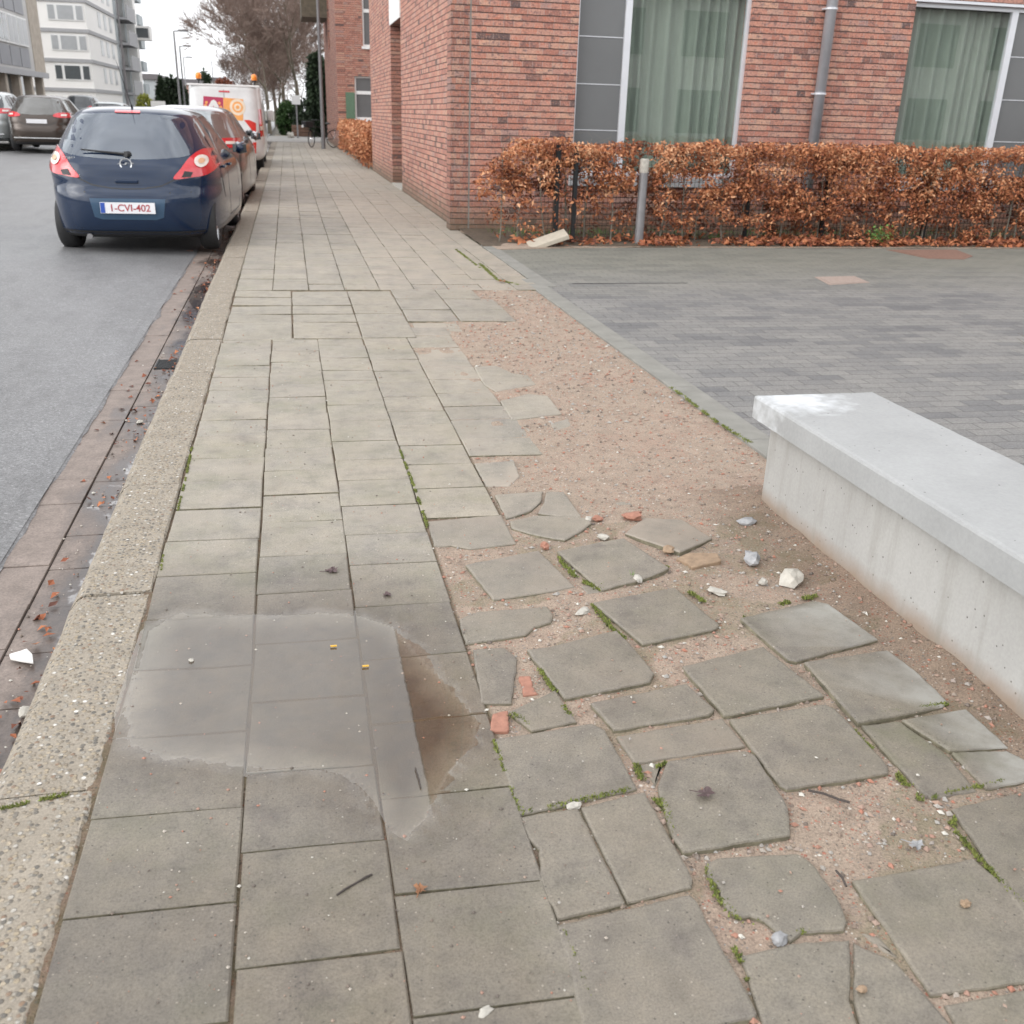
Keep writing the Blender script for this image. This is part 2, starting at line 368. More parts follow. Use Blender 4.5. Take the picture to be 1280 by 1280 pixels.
M['joint_soil'] = simple('joint_soil', (.13, .12, .08), .95, var=.4, vscale=5, world=True)
M['ground'] = simple('ground_earth', (.12, .11, .09), .95, var=.3, vscale=.6, world=True)
M['far_pave'] = simple('far_pavement', (.27, .26, .245), .85, var=.12, vscale=1.5, world=True)
M['rust_cover'] = simple('rusty_cover', (.20, .115, .085), .8, var=.35, vscale=30, bmp=.6, bscale=120, world=True)
M['pink_cover'] = simple('mortared_cover', (.30, .235, .20), .85, var=.2, vscale=30, bmp=.5, bscale=120, world=True)
M['terracotta'] = simple('terracotta', (.31, .15, .105), .85, var=.25, vscale=45, bmp=.5, world=True)
M['rust_stone'] = simple('rust_stone', (.27, .19, .125), .85, var=.3, vscale=40, bmp=.5, world=True)
M['beige_stone'] = simple('beige_stone', (.42, .375, .305), .8, var=.12, vscale=14, bmp=.4, world=True)
M['rubble_pale'] = simple('rubble_pale', (.40, .375, .33), .85, var=.25, vscale=25, bmp=.8, bscale=90, world=True)
M['blue_stone'] = simple('blue_stone', (.27, .27, .275), .7, var=.35, vscale=40, bmp=.5, world=True)
M['white_stone'] = simple('white_stone', (.37, .35, .31), .8, var=.3, vscale=40, bmp=.3, world=True)
M['white_plastic'] = simple('white_scrap', (.72, .71, .69), .5, var=.05)
M['dead_leaf'] = simple('dead_leaf', (.085, .055, .055), .7, var=.3, vscale=60)
M['litter_leaf'] = simple('litter_leaf', (.24, .11, .05), .7, var=.4, vscale=30, world=True)
M['twig'] = simple('twig', (.05, .04, .035), .8)
M['orange_bit'] = simple('orange_bit', (.62, .36, .05), .6)
def water_material():
    m, nt, b = new_mat('standing_water')
    out = nt.nodes['Material Output']; nt.nodes.remove(b)
    t = N(nt, 'ShaderNodeBsdfTransparent'); t.inputs[0].default_value = (.88, .85, .80, 1)
    g = N(nt, 'ShaderNodeBsdfGlossy'); g.inputs['Roughness'].default_value = .02
    fr = N(nt, 'ShaderNodeFresnel'); fr.inputs['IOR'].default_value = 1.82
    p = coords(nt, True)
    bm = N(nt, 'ShaderNodeBump'); bm.inputs['Strength'].default_value = .02; bm.inputs['Distance'].default_value = .003
    L(nt, noise_t(nt, p, 14, 2), bm.inputs['Height']); L(nt, bm.outputs[0], g.inputs['Normal'])
    gg = N(nt, 'ShaderNodeNewGeometry'); fo = math_n(nt, 'MULTIPLY', fr.outputs[0], math_n(nt, 'SUBTRACT', 1.0, gg.outputs['Backfacing']))
    mx = N(nt, 'ShaderNodeMixShader'); L(nt, fo, mx.inputs[0]); L(nt, t.outputs[0], mx.inputs[1]); L(nt, g.outputs[0], mx.inputs[2]); L(nt, mx.outputs[0], out.inputs['Surface'])
    return m
M['water'] = water_material()

# ---------- mesh builder
class MB:
    def __init__(s): s.v = []; s.f = []; s.m = []; s.t = {}
    def add(s, vs, fs, mi=0, tone=None, **at):
        o = len(s.v); s.v += [tuple(v) for v in vs]
        for f in fs:
            s.f.append(tuple(i + o for i in f)); s.m.append(mi)
        if tone is not None: at['tone'] = tone
        for k, val in at.items():
            d = s.t.setdefault(k, {})
            for i in range(len(vs)): d[o + i] = val if isinstance(val, (int, float)) else val[i]
    def box(s, a, b, mi=0, **k):
        x0, y0, z0 = a; x1, y1, z1 = b
        s.add([(x0,y0,z0),(x1,y0,z0),(x1,y1,z0),(x0,y1,z0),(x0,y0,z1),(x1,y0,z1),(x1,y1,z1),(x0,y1,z1)],
              [(0,3,2,1),(4,5,6,7),(0,1,5,4),(1,2,6,5),(2,3,7,6),(3,0,4,7)], mi, **k)
    def prism(s, poly, z0, z1, mi=0, **k):
        n = len(poly)
        vs = [(x, y, z0) for x, y in poly] + [(x, y, z1) for x, y in poly]
        fs = [tuple(range(n, 2*n)), tuple(reversed(range(n)))] + [(i, (i+1) % n, n + (i+1) % n, n + i) for i in range(n)]
        s.add(vs, fs, mi, **k)
    def tube(s, p0, p1, r0, r1=None, n=8, mi=0, cap=True, **k):
        r1 = r0 if r1 is None else r1
        p0 = Vector(p0); p1 = Vector(p1); d = (p1 - p0)
        if d.length < 1e-6: return
        d.normalize(); a = d.orthogonal().normalized(); b = d.cross(a)
        vs = []
        for p, r in ((p0, r0), (p1, r1)):
            for i in range(n):
                t = 2*math.pi*i/n; vs.append(p + a*math.cos(t)*r + b*math.sin(t)*r)
        fs = [(i, (i+1) % n, n + (i+1) % n, n + i) for i in range(n)]
        if cap: fs += [tuple(reversed(range(n))), tuple(range(n, 2*n))]
        s.add(vs, fs, mi, **k)
    def path(s, pts, r, n=6, mi=0, **k):
        for a, b in zip(pts, pts[1:]): s.tube(a, b, r, r, n, mi, **k)
    def lathe(s, prof, c=(0,0,0), n=20, axis='z', mi=0, **k):
        vs = []; m = len(prof)
        for i in range(n):
            t = 2*math.pi*i/n
            for r, h in prof:
                if axis == 'z': vs.append((c[0]+r*math.cos(t), c[1]+r*math.sin(t), c[2]+h))
                elif axis == 'x': vs.append((c[0]+h, c[1]+r*math.cos(t), c[2]+r*math.sin(t)))
                else: vs.append((c[0]+r*math.cos(t), c[1]+h, c[2]+r*math.sin(t)))
        fs = []
        for i in range(n):
            j = (i+1) % n
            for q in range(m-1): fs.append((i*m+q, j*m+q, j*m+q+1, i*m+q+1))
        s.add(vs, fs, mi, **k)
    def rock(s, c, r, sq=(1,1,.7), mi=0, seed=0, tone=.5, sub=False):
        rnd = random.Random(seed)
        bm = bmesh.new(); bmesh.ops.create_icosphere(bm, subdivisions=2 if sub else 1, radius=1)
        rz = rnd.uniform(0, 6.28); cz, sz = math.cos(rz), math.sin(rz)
        off = Vector((rnd.uniform(0, 99), rnd.uniform(0, 99), 0))
        vs = []
        for v in bm.verts:
            q = v.co * (1 + .45 * noise.noise(v.co * 1.3 + off) + .15 * rnd.uniform(-1, 1))
            q = Vector((q.x*sq[0], q.y*sq[1], q.z*sq[2])) * r
            vs.append((c[0] + q.x*cz - q.y*sz, c[1] + q.x*sz + q.y*cz, c[2] + q.z))
        fs = [tuple(v.index for v in f.verts) for f in bm.faces]; bm.free()
        s.add(vs, fs, mi, tone=tone)
    def build(s, name, mats, parent=None, smooth=False, loc=None, bevel=0):
        me = bpy.data.meshes.new(name); me.from_pydata(s.v, [], s.f)
        mats = mats if isinstance(mats, (list, tuple)) else [mats]
        for m in mats: me.materials.append(m)
        me.polygons.foreach_set('material_index', s.m)
        for k, d in s.t.items():
            a = me.attributes.new(k, 'FLOAT', 'POINT'); arr = [0.0]*len(s.v)
            for i, x in d.items(): arr[i] = x
            a.data.foreach_set('value', arr)
        if smooth: me.polygons.foreach_set('use_smooth', [True]*len(s.f))
        me.update(); me.validate()
        o = bpy.data.objects.new(name, me); COL.objects.link(o)
        if parent: o.parent = parent
        if loc: o.location = loc
        if bevel:
            bv = o.modifiers.new('Bevel', 'BEVEL'); bv.width = bevel; bv.segments = 2; bv.limit_method = 'ANGLE'
        return o
def struct(o): o['kind'] = 'structure'; return o

# =====================================================================
# SETTING
# =====================================================================
def cross(x): return -.035 * x          # rows run a touch off square

# puddle outline surveyed on the pavement
PUD = GP([(185,792),(222,770),(330,774),(395,766),(450,770),(490,782),(520,815),(560,858),(594,897),(590,925),(560,960),(541,995),(530,1020),(505,1042),(478,1025),(460,990),(440,968),(380,957),(330,962),(270,950),(200,948),(165,935),(160,890),(172,840)])
def sdist(px, py, poly):
    ins = False; d = 1e9; n = len(poly)
    for i in range(n):
        x1, y1 = poly[i]; x2, y2 = poly[(i+1) % n]
        if (y1 > py) != (y2 > py) and px < (x2-x1)*(py-y1)/(y2-y1)+x1: ins = not ins
        dx, dy = x2-x1, y2-y1; t = max(0, min(1, ((px-x1)*dx+(py-y1)*dy)/(dx*dx+dy*dy)))
        d = min(d, math.hypot(px-x1-t*dx, py-y1-t*dy))
    return d if ins else -d
WL = -.0015
def pave_h(x, y):
    if y > 3.4 or x > .62: return 0.0, -1
    d = sdist(x, y, PUD)
    nz = noise.noise(Vector((x*9, y*9, 1.3)))*.0014 + noise.noise(Vector((x*34, y*34, 4.3)))*.0009 + noise.noise(Vector((x*80, y*80, 7.3)))*.0003
    if d > 0: h = WL - min(.010, .0012 + .045*d) + nz*min(1, .5 + d*6)
    else: h = WL + min(.0045, -.028*d) + nz*max(.25, min(1, 1 + d*4))
    return h, d

def add_slab(mb, poly, z=0.0, th=.045, seed=0, rough=.0012, tiltx=0.0, tilty=0.0, step=.014, chamfer=.004, tone=None, dusty=.6, algae=.2, lime=None, dense=False):
    """one paving slab from its outline: worn arris, slightly ragged edge, mossy sides"""
    rnd = random.Random(seed*77 + 5)
    if geometry.area_tri(Vector((*poly[0],0)), Vector((*poly[1],0)), Vector((*poly[2],0))) < 0: pass
    a = sum(poly[i][0]*poly[(i+1) % len(poly)][1] - poly[(i+1) % len(poly)][0]*poly[i][1] for i in range(len(poly)))
    if a < 0: poly = poly[::-1]
    pts = []
    n = len(poly)
    for i in range(n):
        p, q = Vector(poly[i]), Vector(poly[(i+1) % n]); l = (q-p).length
        m = max(1, int(l/step)); nrm = Vector(((q-p).y, -(q-p).x)).normalized()
        for j in range(m):
            t = j/m; w = p.lerp(q, t)
            jit = noise.noise(Vector((w.x*22, w.y*22, seed)))*rough*1.7 + noise.noise(Vector((w.x*60, w.y*60, seed)))*rough*.7 + rnd.uniform(-1, 1)*rough*.35
            if j == 0:
                jit = -rough*.8
            pts.append(w + nrm*jit)
    m = len(pts)
    cx = sum(p.x for p in pts)/m; cy = sum(p.y for p in pts)/m
    def inset(k):
        out = []
        for i in range(m):
            a_, b_, c_ = pts[i-1], pts[i], pts[(i+1) % m]
            e = (c_ - a_); nn = Vector((e.y, -e.x)).normalized() if e.length > 1e-9 else Vector((0, 0))
            out.append(b_ - nn*k)
        return out
    def zz(p, dz): return z + dz + (p.x-cx)*tiltx + (p.y-cy)*tilty
    def vary(p): return rnd.uniform(-.0006, .0006)
    r0, r1, r2 = inset(chamfer*1.6), inset(chamfer*.45), pts
    vs = [(p.x, p.y, zz(p, 0)) for p in r0] + [(p.x, p.y, zz(p, -chamfer*.35)+vary(p)) for p in r1] + [(p.x, p.y, zz(p, -chamfer*1.2)) for p in r2] + [(p.x, p.y, z-th) for p in r2]
    fs = [tuple(range(m))]; fm = 0
    o = len(mb.v)
    tone = rnd.random() if tone is None else tone
    at = dict(tone=tone, dusty=dusty, algae=algae, damp=max(0.0, min(.58, (4.0-cy)*.35)))
    if lime: at['lime'] = [max(0.0, min(1.0, lime(v[0], v[1]))) for v in vs]
    mb.add(vs, fs + [(i+m, (i+1) % m + m, (i+1) % m, i) for i in range(m)] + [(i+2*m, (i+1) % m + 2*m, (i+1) % m + m, i+m) for i in range(m)], 0, **at)
    mb.f += [tuple(o + k for k in (i+3*m, (i+1) % m + 3*m, (i+1) % m + 2*m, i+2*m)) for i in range(m)]; mb.m += [1]*m
    return

def grid_slab(mb, x0, x1, y0, y1, seed, n=1, dz=0.0, gap=.004, gapy=None, tilt=0.0, dusty=.35, algae=.15, tone=None, puddle=False):
    rnd = random.Random(seed); tone = rnd.random() if tone is None else tone
    tx, ty = rnd.uniform(-1, 1)*tilt, rnd.uniform(-1, 1)*tilt
    jx = [rnd.uniform(-.0032, .0032) for _ in range(4)]
    gy = gapy if gapy is not None else (.006 if y0 < 3.3 else (.010 if y0 < 9 else .009))
    x0 += gap/2; x1 -= gap/2; y0 += gy*rnd.uniform(.3, .6); y1 -= gy*rnd.uniform(.3, .6)
    us = [0, .012] + [(.012 + (i+1)/(n+1)*.976) for i in range(n)] + [.988, 1] if n > 1 else [0, .014, .986, 1]
    vs = []; damp = []; mud = []; film = []
    cx, cy = (x0+x1)/2, (y0+y1)/2
    for v in us:
        for u in us:
            x = x0 + (x1-x0)*u; y = y0 + (y1-y0)*v
            x += (jx[0]*(1-v) + jx[1]*v); y += (jx[2]*(1-u)+jx[3]*u)
            e = u in (0, 1) or v in (0, 1)
            h, d = pave_h(x, y) if puddle else (0, -1)
            z = dz + h + (x-cx)*tx + (y-cy)*ty - (.003 if e else 0)
            vs.append((x, y + cross(x), z))
            if puddle:
                near = max(0.0, min(1.0, 1.1 + d/.45)) if d < 0 else .8
                dd = max(near*.95, .85*max(0, min(1, (2.5 - y)/.9))*max(0, min(1, (.62-x)/.3)) )
                damp.append(dd); film.append(max(0.0, min(1.0, .9 + d/.09)) if d < 0 else max(0.0, .9 - d/.012))
                md = max(0.0, min(1.0, d/.085 + .25*noise.noise(Vector((x*12, y*12, 2))))) if d > 0 else 0
                mud.append(md*(.80 + .2*max(0.0, min(1, (x-.10)/.10))))
            else: damp.append(.0); mud.append(0.0); film.append(0.0)
    m = len(us)
    fs = [(j*m+i, j*m+i+1, (j+1)*m+i+1, (j+1)*m+i) for j in range(m-1) for i in range(m-1)]
    ring = list(range(m)) + [j*m+m-1 for j in range(1, m)] + [(m-1)*m+i for i in range(m-2, -1, -1)] + [j*m for j in range(m-2, 0, -1)]
    o = len(vs); base = [(vs[i][0], vs[i][1], dz-.05) for i in ring]
    vs2 = vs + base
    damp += [0]*len(base); mud += [0]*len(base); film += [0]*len(base)
    mb.add(vs2, fs, 0, tone=tone, dusty=dusty, algae=algae, damp=damp, mud=mud, film=film)
    off = len(mb.v) - len(vs2); q = len(ring)
    for i in range(q):
        a, b = ring[i], ring[(i+1) % q]
        mb.f.append((off + o + i, off + o + (i+1) % q, off + b, off + a)); mb.m.append(1)

pv = MB()
XB = [-.494, -.172, .128, .430, .729, 1.045]
colrows = {
 0: [7.30,7.12,6.77,6.45,6.16,5.84,5.55,5.23,4.93,4.59,4.27,3.93,3.6,3.29,2.97,2.66,2.31,1.98,1.67,1.37,1.05,.74,.43],
 1: [7.30,7.18,6.86,6.54,6.25,5.96,5.66,5.33,5.02,4.72,4.38,4.07,3.76,3.42,3.11,2.78,2.45,2.11,1.82,1.49,1.18,.87,.55],
 2: [7.42,7.3,6.99,6.62,6.29,6.03,5.77,5.46,5.15,4.8,4.5,4.22,3.91,3.59,3.31,2.98,2.64,2.3,1.97,1.64,1.33,1.02,.7],
 3: [7.42,7.23,6.88,6.56,6.25,5.96,5.63,5.32,5.06,4.71,4.41,4.08,3.73],
}
for c, rows in colrows.items():
    for i in range(len(rows)-1):
        y1, y0 = rows[i]*K, rows[i+1]*K
        yy = -cross((XB[c]+XB[c+1])/2)
        near = y0 < 3.35 and c < 3
        dz = 0.0 if near else random.uniform(-.003, .003)
        if c < 3 and 6.4 < y0 < 6.8: dz -= .008
        grid_slab(pv, XB[c], XB[c+1], y0+yy*0, y1+yy*0, 100*c+i, n=(30 if 1.7 < y1 < 3.3 else 16) if near else 1, dz=dz, tilt=0 if near else .012, puddle=near, gap=.005, tone=None if near else random.uniform(.35, 1), dusty=.5 if y0 > 3 else .15, algae=.5)
# column five, half sunk in sand
r5 = [(765,30),(765,70),(765,130),(790,190),(800,225),(820,285),(850,355),(870,420),(890,485),(905,580),(940,668)]
r5 = [G(420+(x-220)/4, 400+y/4).y for x, y in r5]
for i in range(len(r5)-1):
    grid_slab(pv, XB[4], XB[5]+(.03 if i > 6 else 0), r5[i+1], r5[i], 700+i, n=1, dz=-.001-.0015*(i % 3), tilt=.010, dusty=1.0 if i < 5 else .7, gap=.007)
# transition band of wide slabs
ty = [G(330, y).y for y in (424, 403, 393, 382, 372, 364)]
tx = [XB[0], -.035, .43, .80]
for j in range(5):
    for i in range(3):
        grid_slab(pv, tx[i], tx[i+1], ty[j], ty[j+1], 800+j*3+i, dz=random.uniform(-.003, .004), tilt=.015, gapy=.022, gap=.009, tone=random.uniform(.45, 1))
ty2 = [G(560, y).y for y in (401, 387, 373, 361)]
for j in range(3):
    for i, (a, b_) in enumerate(((.80, 1.19), (1.19, 1.62 - .1*(j == 2)))):
        grid_slab(pv, a, b_, ty2[j]+.02, ty2[j+1]+.02, 830+j*3+i, dz=.005+random.uniform(-.003, .004), tilt=.018, gapy=.020, gap=.008, tone=random.uniform(.25, .75))
grid_slab(pv, .82, 1.16, G(560, 415).y, ty2[0]-.0, 899, dz=-.006, dusty=1.5, gap=.01)
# the long stretch beyond
yb = 8.66; j = 0
while yb < 62:
    step = .295
    for i in range(9):
        xa = -.494 + i*.303; xb_ = xa + .303
        if i == 8: xb_ = 2.165
        if xa > 2.1: continue
        if i < 4 and yb < 8.6: continue
        tn = random.uniform(0, 1)
        if i >= 4 and yb > 10: tn = min(1, tn*.5+.5)
        grid_slab(pv, xa, xb_, yb, yb+step, 2000+j*10+i, dz=random.uniform(-.0025, .0025), tilt=.008, gap=.006, dusty=.6 if i < 4 else 1.3, algae=.35 if i < 4 else .05, tone=tn)
    yb += step; j += 1
struct(pv.build('pavement', [M['slab'], M['slab_side']]))
# strip closing the pavement towards the driveway
ed = MB()
e1 = [atX(611, 340, 2.168)]
yy = 8.75
while yy < 11.5:
    ed.box((2.172, yy, -.05), (2.33, yy+.995, .004)); yy += 1.0
struct(ed.build('edging_strip', M['edging'], bevel=.004))

# ---- sand and soil underneath
def sand_h(x, y):
    p = Vector((x, y, 0))
    h = -.0065 + .0055*noise.noise(p*3.1) + .0035*noise.noise(p*11 + Vector((5, 1, 2))) + .0018*noise.noise(p*33)
    if x < .43 or (x < .73 and y > 3.5) or y > 6.9: ph, pd = pave_h(x, y); h = min(ph, 0) - ((.0012 + .005*max(0, min(1, 1 - pd/.06)) if pd > 0 else .0062) if y < 3.4 else .011) + (.0042*noise.noise(p*14) + .002*noise.noise(p*50))*(.2 if pd > .04 else 1)
    if y > 3.9*1 and x > 1.06: h += .0035
    # bank thrown up against the bench
    if y < 3.6:
        t = max(0, min(1, (x - 1.60)/.19)); h += .040*t*t*(.75+.4*noise.noise(p*4)) * max(0, min(1, (3.65-y)/.2))
    # edge of the driveway
    t = max(0, min(1, (x - 1.95)/.13))
    if y > 3.5: h = h*(1-t) + (-.012)*t
    return h
sd = MB()
ys = []; y = .35
while y < 8.75:
    ys.append(y); y += .0125 if y < 4.2 else .03
xs = []; x = -.52
while x < 2.12:
    xs.append(x); x += .0125
vs = []; alg = []; dmp = []; mdd = []
for y in ys:
    for x in xs:
        vs.append((x, y, sand_h(x, y)))
        a = .55 if (y < 3.3 and .42 < x < 1.75 and noise.noise(Vector((x*3, y*3, 9))) > .05) else 0.0
        if x < .44 or (x < .74 and y > 3.4): a = .75
        alg.append(a)
        d = sdist(x, y, PUD) if (x < .7 and y < 3.3) else -1
        mdd.append(max(0.0, min(.85, d/.085)))
        dmp.append(min(.8, max(0, (x-1.5)/.3))*.7 if (x > 1.5 and y < 3.6) else max(max(0, min(1, 1 + d/.2)), .75) if x < .44 or (x < .74 and y > 3.4) else 0.0)
n = len(xs)
sd.add(vs, [(j*n+i, j*n+i+1, (j+1)*n+i+1, (j+1)*n+i) for j in range(len(ys)-1) for i in range(n-1)], 0, algae=alg, damp=dmp, mud=mdd)
struct(sd.build('sandy_ground', M['sand'], smooth=True))
jb = MB(); jb.box((-.52, 8.7, -.05), (2.34, 64, -.012)); struct(jb.build('joint_bed', M['joint_soil']))

# ---- kerb
kb = MB()
kj = [(120,990),(195,742),(230,606),(252,521),(262,497),(272,465),(282,424),(290,387),(305,340)]
kys = [-.4, .5] + [G(x-60, y).y for x, y in kj]
while kys[-1] < 64: kys.append(kys[-1] + 1.0)
rk = random.Random(4)
for a, b_ in zip(kys, kys[1:]):
    dz = rk.uniform(-.004, .004); dx = rk.uniform(-.004, .004)
    g = .004
    m = max(2, int((b_-a)/.05)) if a < 9 else 1
    sec = [(-.76, -.16), (-.745, -.05), (-.722, -.012), (-.700, 0.0), (-.60, .001), (-.508, 0.0), (-.500, -.006), (-.499, -.16)]
    vs = []
    for q in range(m+1):
        yy = a + g + (b_-a-2*g)*q/m
        ex = 0.0 if 0 < q < m else .004
        for k_, (sx, sz) in enumerate(sec):
            j_ = noise.noise(Vector((sx*9, yy*7, k_)))*.006*(1 if 1 <= k_ <= 6 and a < 9 else 0)
            vs.append((sx + dx + j_*(1 if k_ in (1, 2, 6, 5) else .2), yy, sz + dz - ex*(1 if k_ in (2, 3, 4, 5, 6) else 0) + j_*.25))
    w = len(sec)
    fs = [(q*w+i, (q+1)*w+i, (q+1)*w+i+1, q*w+i+1) for q in range(m) for i in range(w-1)]
    fs += [tuple(range(w)), tuple(reversed(range(m*w, m*w+w)))]
    kb.add(vs, [f[::-1] for f in fs])
struct(kb.build('kerb', M['kerb']))

# ---- gutter of two paver rows
def road_z(x): # camber
    t = max(0.0, min(1.0, (-.72 - x)/6.2)); return -.10 + .115*math.sin(t*math.pi*.55)
gu = MB()
rg = random.Random(9)
for (xa, xb_) in ((-.905, -.755), (-1.075, -.909)):
    yy = .3 + rg.uniform(0, .2)
    while yy < 60:
        ln = .30
        dz = rg.uniform(-.002, .002) + (-.104 if xa > -1 else -.098)
        if yy < 14 or True:
            gu.box((xa, yy+.0015, -.18), (xb_, yy+ln-.0015, dz))
        yy += ln if yy < 18 else .3
struct(gu.build('gutter', M['gutter'], bevel=.002))
rd = MB()
prof = [-1.073 - i*.25 for i in range(31)]
ysr = [-6 + i*4 for i in range(36)]
vs = [(x + (noise.noise(Vector((y*.9, 3, 0)))*.02 if x > -1.2 and False else 0), y, road_z(x)) for y in ysr for x in prof]
n = len(prof)
rd.add(vs, [(j*n+i, (j+1)*n+i, (j+1)*n+i+1, j*n+i+1) for j in range(len(ysr)-1) for i in range(n-1)])
road = struct(rd.build('road', M['road'], smooth=True))
# ragged asphalt lip next to the gutter
lip = MB()
yy = .3
ptsl = []
while yy < 26:
    ptsl.append((-1.062 + noise.noise(Vector((yy*2.3, 1, 0)))*.03 + noise.noise(Vector((yy*9, 1, 0)))*.01, yy)); yy += .04
vs = []
for x, y in ptsl: vs += [(x, y, -.0965), (x-.012, y, -.091), (-1.16, y, road_z(-1.16)+.002)]
lip.add(vs, [(3*i+k, 3*i+3+k, 3*i+4+k, 3*i+1+k) for i in range(len(ptsl)-1) for k in (0, 1)])
struct(lip.build('road_edge', M['road'], smooth=True))

# far side of the street
fs_ = MB(); LX = -8.57
fs_.box((-8.72, -6, -.2), (LX, 134, .12)); struct(fs_.build('far_kerb', M['edging']))
fs_ = MB(); fs_.box((-14.2, -6, -.2), (-8.72, 134, .115)); struct(fs_.build('far_pavement', M['far_pave']))
gm = MB(); gm.add([(-400, -200, -.21), (400, -200, -.21), (400, 700, -.21), (-400, 700, -.21)], [(0, 1, 2, 3)])
struct(gm.build('ground', M['ground']))

# ---- driveway and its edge
dw = MB(); dw.box((2.252, -1, -.15), (14, 11.60, -.004)); struct(dw.build('driveway', M['driveway']))
de = MB(); yy = -.8
while yy < 8.7:
    de.box((2.095, yy+.002, -.15), (2.248, yy+.998, .003)); yy += 1.0
struct(de.build('driveway_edging', M['edging'], bevel=.004))
dk = MB(); a = G(700, 311).y
dk.box((4.6, 11.602, -.15), (14, 11.64, .008)); struct(dk.build('bed_edging', M['bench_base']))
jl = MB(); a = G(715, 354); b_ = G(868, 357); jl.box((a.x, a.y-.012, -.01), (b_.x, a.y+.012, -.002)); struct(jl.build('paving_joint', M['black_trim']))
so = MB()
xs = [2.17 + i*.07 for i in range(150)]; ys = [11.50 + i*.07 for i in range(27)]
vs = [(x, y, .004 + .02*noise.noise(Vector((x*1.7, y*1.7, 0))) + .008*noise.noise(Vector((x*9, y*9, 0))) + .015*max(0, min(1, (y-11.6)/.4))) for y in ys for x in xs]
vs = [(x, y, z if (y > 11.62 or x > 3) and not (y < 11.6) else -.006) for x, y, z in vs]
n = len(xs); so.add(vs, [(j*n+i, j*n+i+1, (j+1)*n+i+1, (j+1)*n+i) for j in range(len(ys)-1) for i in range(n-1)])
struct(so.build('planting_bed', M['soil'], smooth=True))
db = MB()
pts = GP([(575,288),(600,291),(660,298),(720,300),(790,306),(800,309),(700,310),(622,312),(600,300)])
db.prism(pts, -.02, .0065); 
struct(db.build('bare_dirt', M['sand']))

# ---- standing water
pw = MB(); xs0 = [p[0] for p in PUD]; ys0 = [p[1] for p in PUD]
pw.add([(min(xs0)-.03 if False else -.49, min(ys0)-.05, WL), (max(xs0)+.03, min(ys0)-.05, WL), (max(xs0)+.03, max(ys0)+.05, WL), (-.49, max(ys0)+.05, WL)], [(0, 1, 2, 3)])
# clip the sheet to the hollow
pw = MB()
hull = []
cxp = sum(xs0)/len(xs0); cyp = sum(ys0)/len(ys0)
for x, y in PUD:
    d = Vector((x-cxp, y-cyp)); d = d*(1 + .035/d.length); hull.append((cxp+d.x, cyp+d.y, WL))
ar = sum(hull[i][0]*hull[(i+1) % len(hull)][1] - hull[(i+1) % len(hull)][0]*hull[i][1] for i in range(len(hull)))
if ar < 0: hull = hull[::-1]
pw.add(hull, [tuple(range(len(hull)))])
struct(pw.build('puddle', M['water']))
def resmooth(poly, k=4):
    n = len(poly); out = []
    for i in range(n):
        p0, p1, p2, p3 = poly[i-1], poly[i], poly[(i+1) % n], poly[(i+2) % n]
        for j in range(k):
            f = j/k; x, y = [.5*((2*b_) + (-a+c_)*f + (2*a-5*b_+4*c_-d_)*f*f + (-a+3*b_-3*c_+d_)*f**3) for a, b_, c_, d_ in zip(p0, p1, p2, p3)]
            out.append((max(-1.07, min(-.75, x)), y + noise.noise(Vector((x*30, y*30, 0)))*.02))
    return out
gp_ = MB()
for pl in ([(236,372),(243,360),(252,355),(264,352),(272,350),(269,366),(262,384),(252,380),(246,388),(238,380)],):
    q = GP(pl, -.0995); q = [(max(-1.06, min(-.752, x)), y) for x, y in q]
    ar = sum(q[i][0]*q[(i+1) % len(q)][1] - q[(i+1) % len(q)][0]*q[i][1] for i in range(len(q)))
    if ar < 0: q = q[::-1]
    gp_.add([(x, y, -.0985) for x, y in resmooth(q)], [tuple(range(len(q)*4))])
gwo = struct(gp_.build('gutter_water', M['water']))
# storm drain grate beside the kerb
dr = MB(); c0 = G(207, 455, -.1)
dr.box((-.895, c0.y-.13, -.15), (-.765, c0.y+.13, -.1005))
for i in range(9): dr.box((-.885, c0.y-.118+i*.027, -.1005), (-.775, c0.y-.106+i*.027, -.0965))
dr.box((-.895, c0.y-.13, -.1004), (-.886, c0.y+.13, -.0955)); dr.box((-.774, c0.y-.13, -.1004), (-.765, c0.y+.13, -.0955))
tag(dr.build('drain_grate', M['black_steel']), 'small dark gully grate sunk in the wet gutter beside the kerb', 'drain')
# manhole covers in the driveway
for lab, pts, mt in (('large reddish rusty inspection cover on the paving right in front of the hedge', [(1108,312),(1195,312),(1216,320),(1205,324),(1160,323)], 'rust_cover'), ('small pinkish square cover set in the grey driveway paving', [(1018,346),(1068,345),(1087,353),(1037,356)], 'pink_cover')):
    q = GP(pts); mb = MB(); mb.prism(q, -.02, .001)
    ctr = (sum(p[0] for p in q)/len(q), sum(p[1] for p in q)/len(q))
    mb.prism([(ctr[0]+(p[0]-ctr[0])*.86, ctr[1]+(p[1]-ctr[1])*.86) for p in q], .0, .004)
    tag(mb.build('inspection_cover', M[mt]), lab, 'manhole cover')

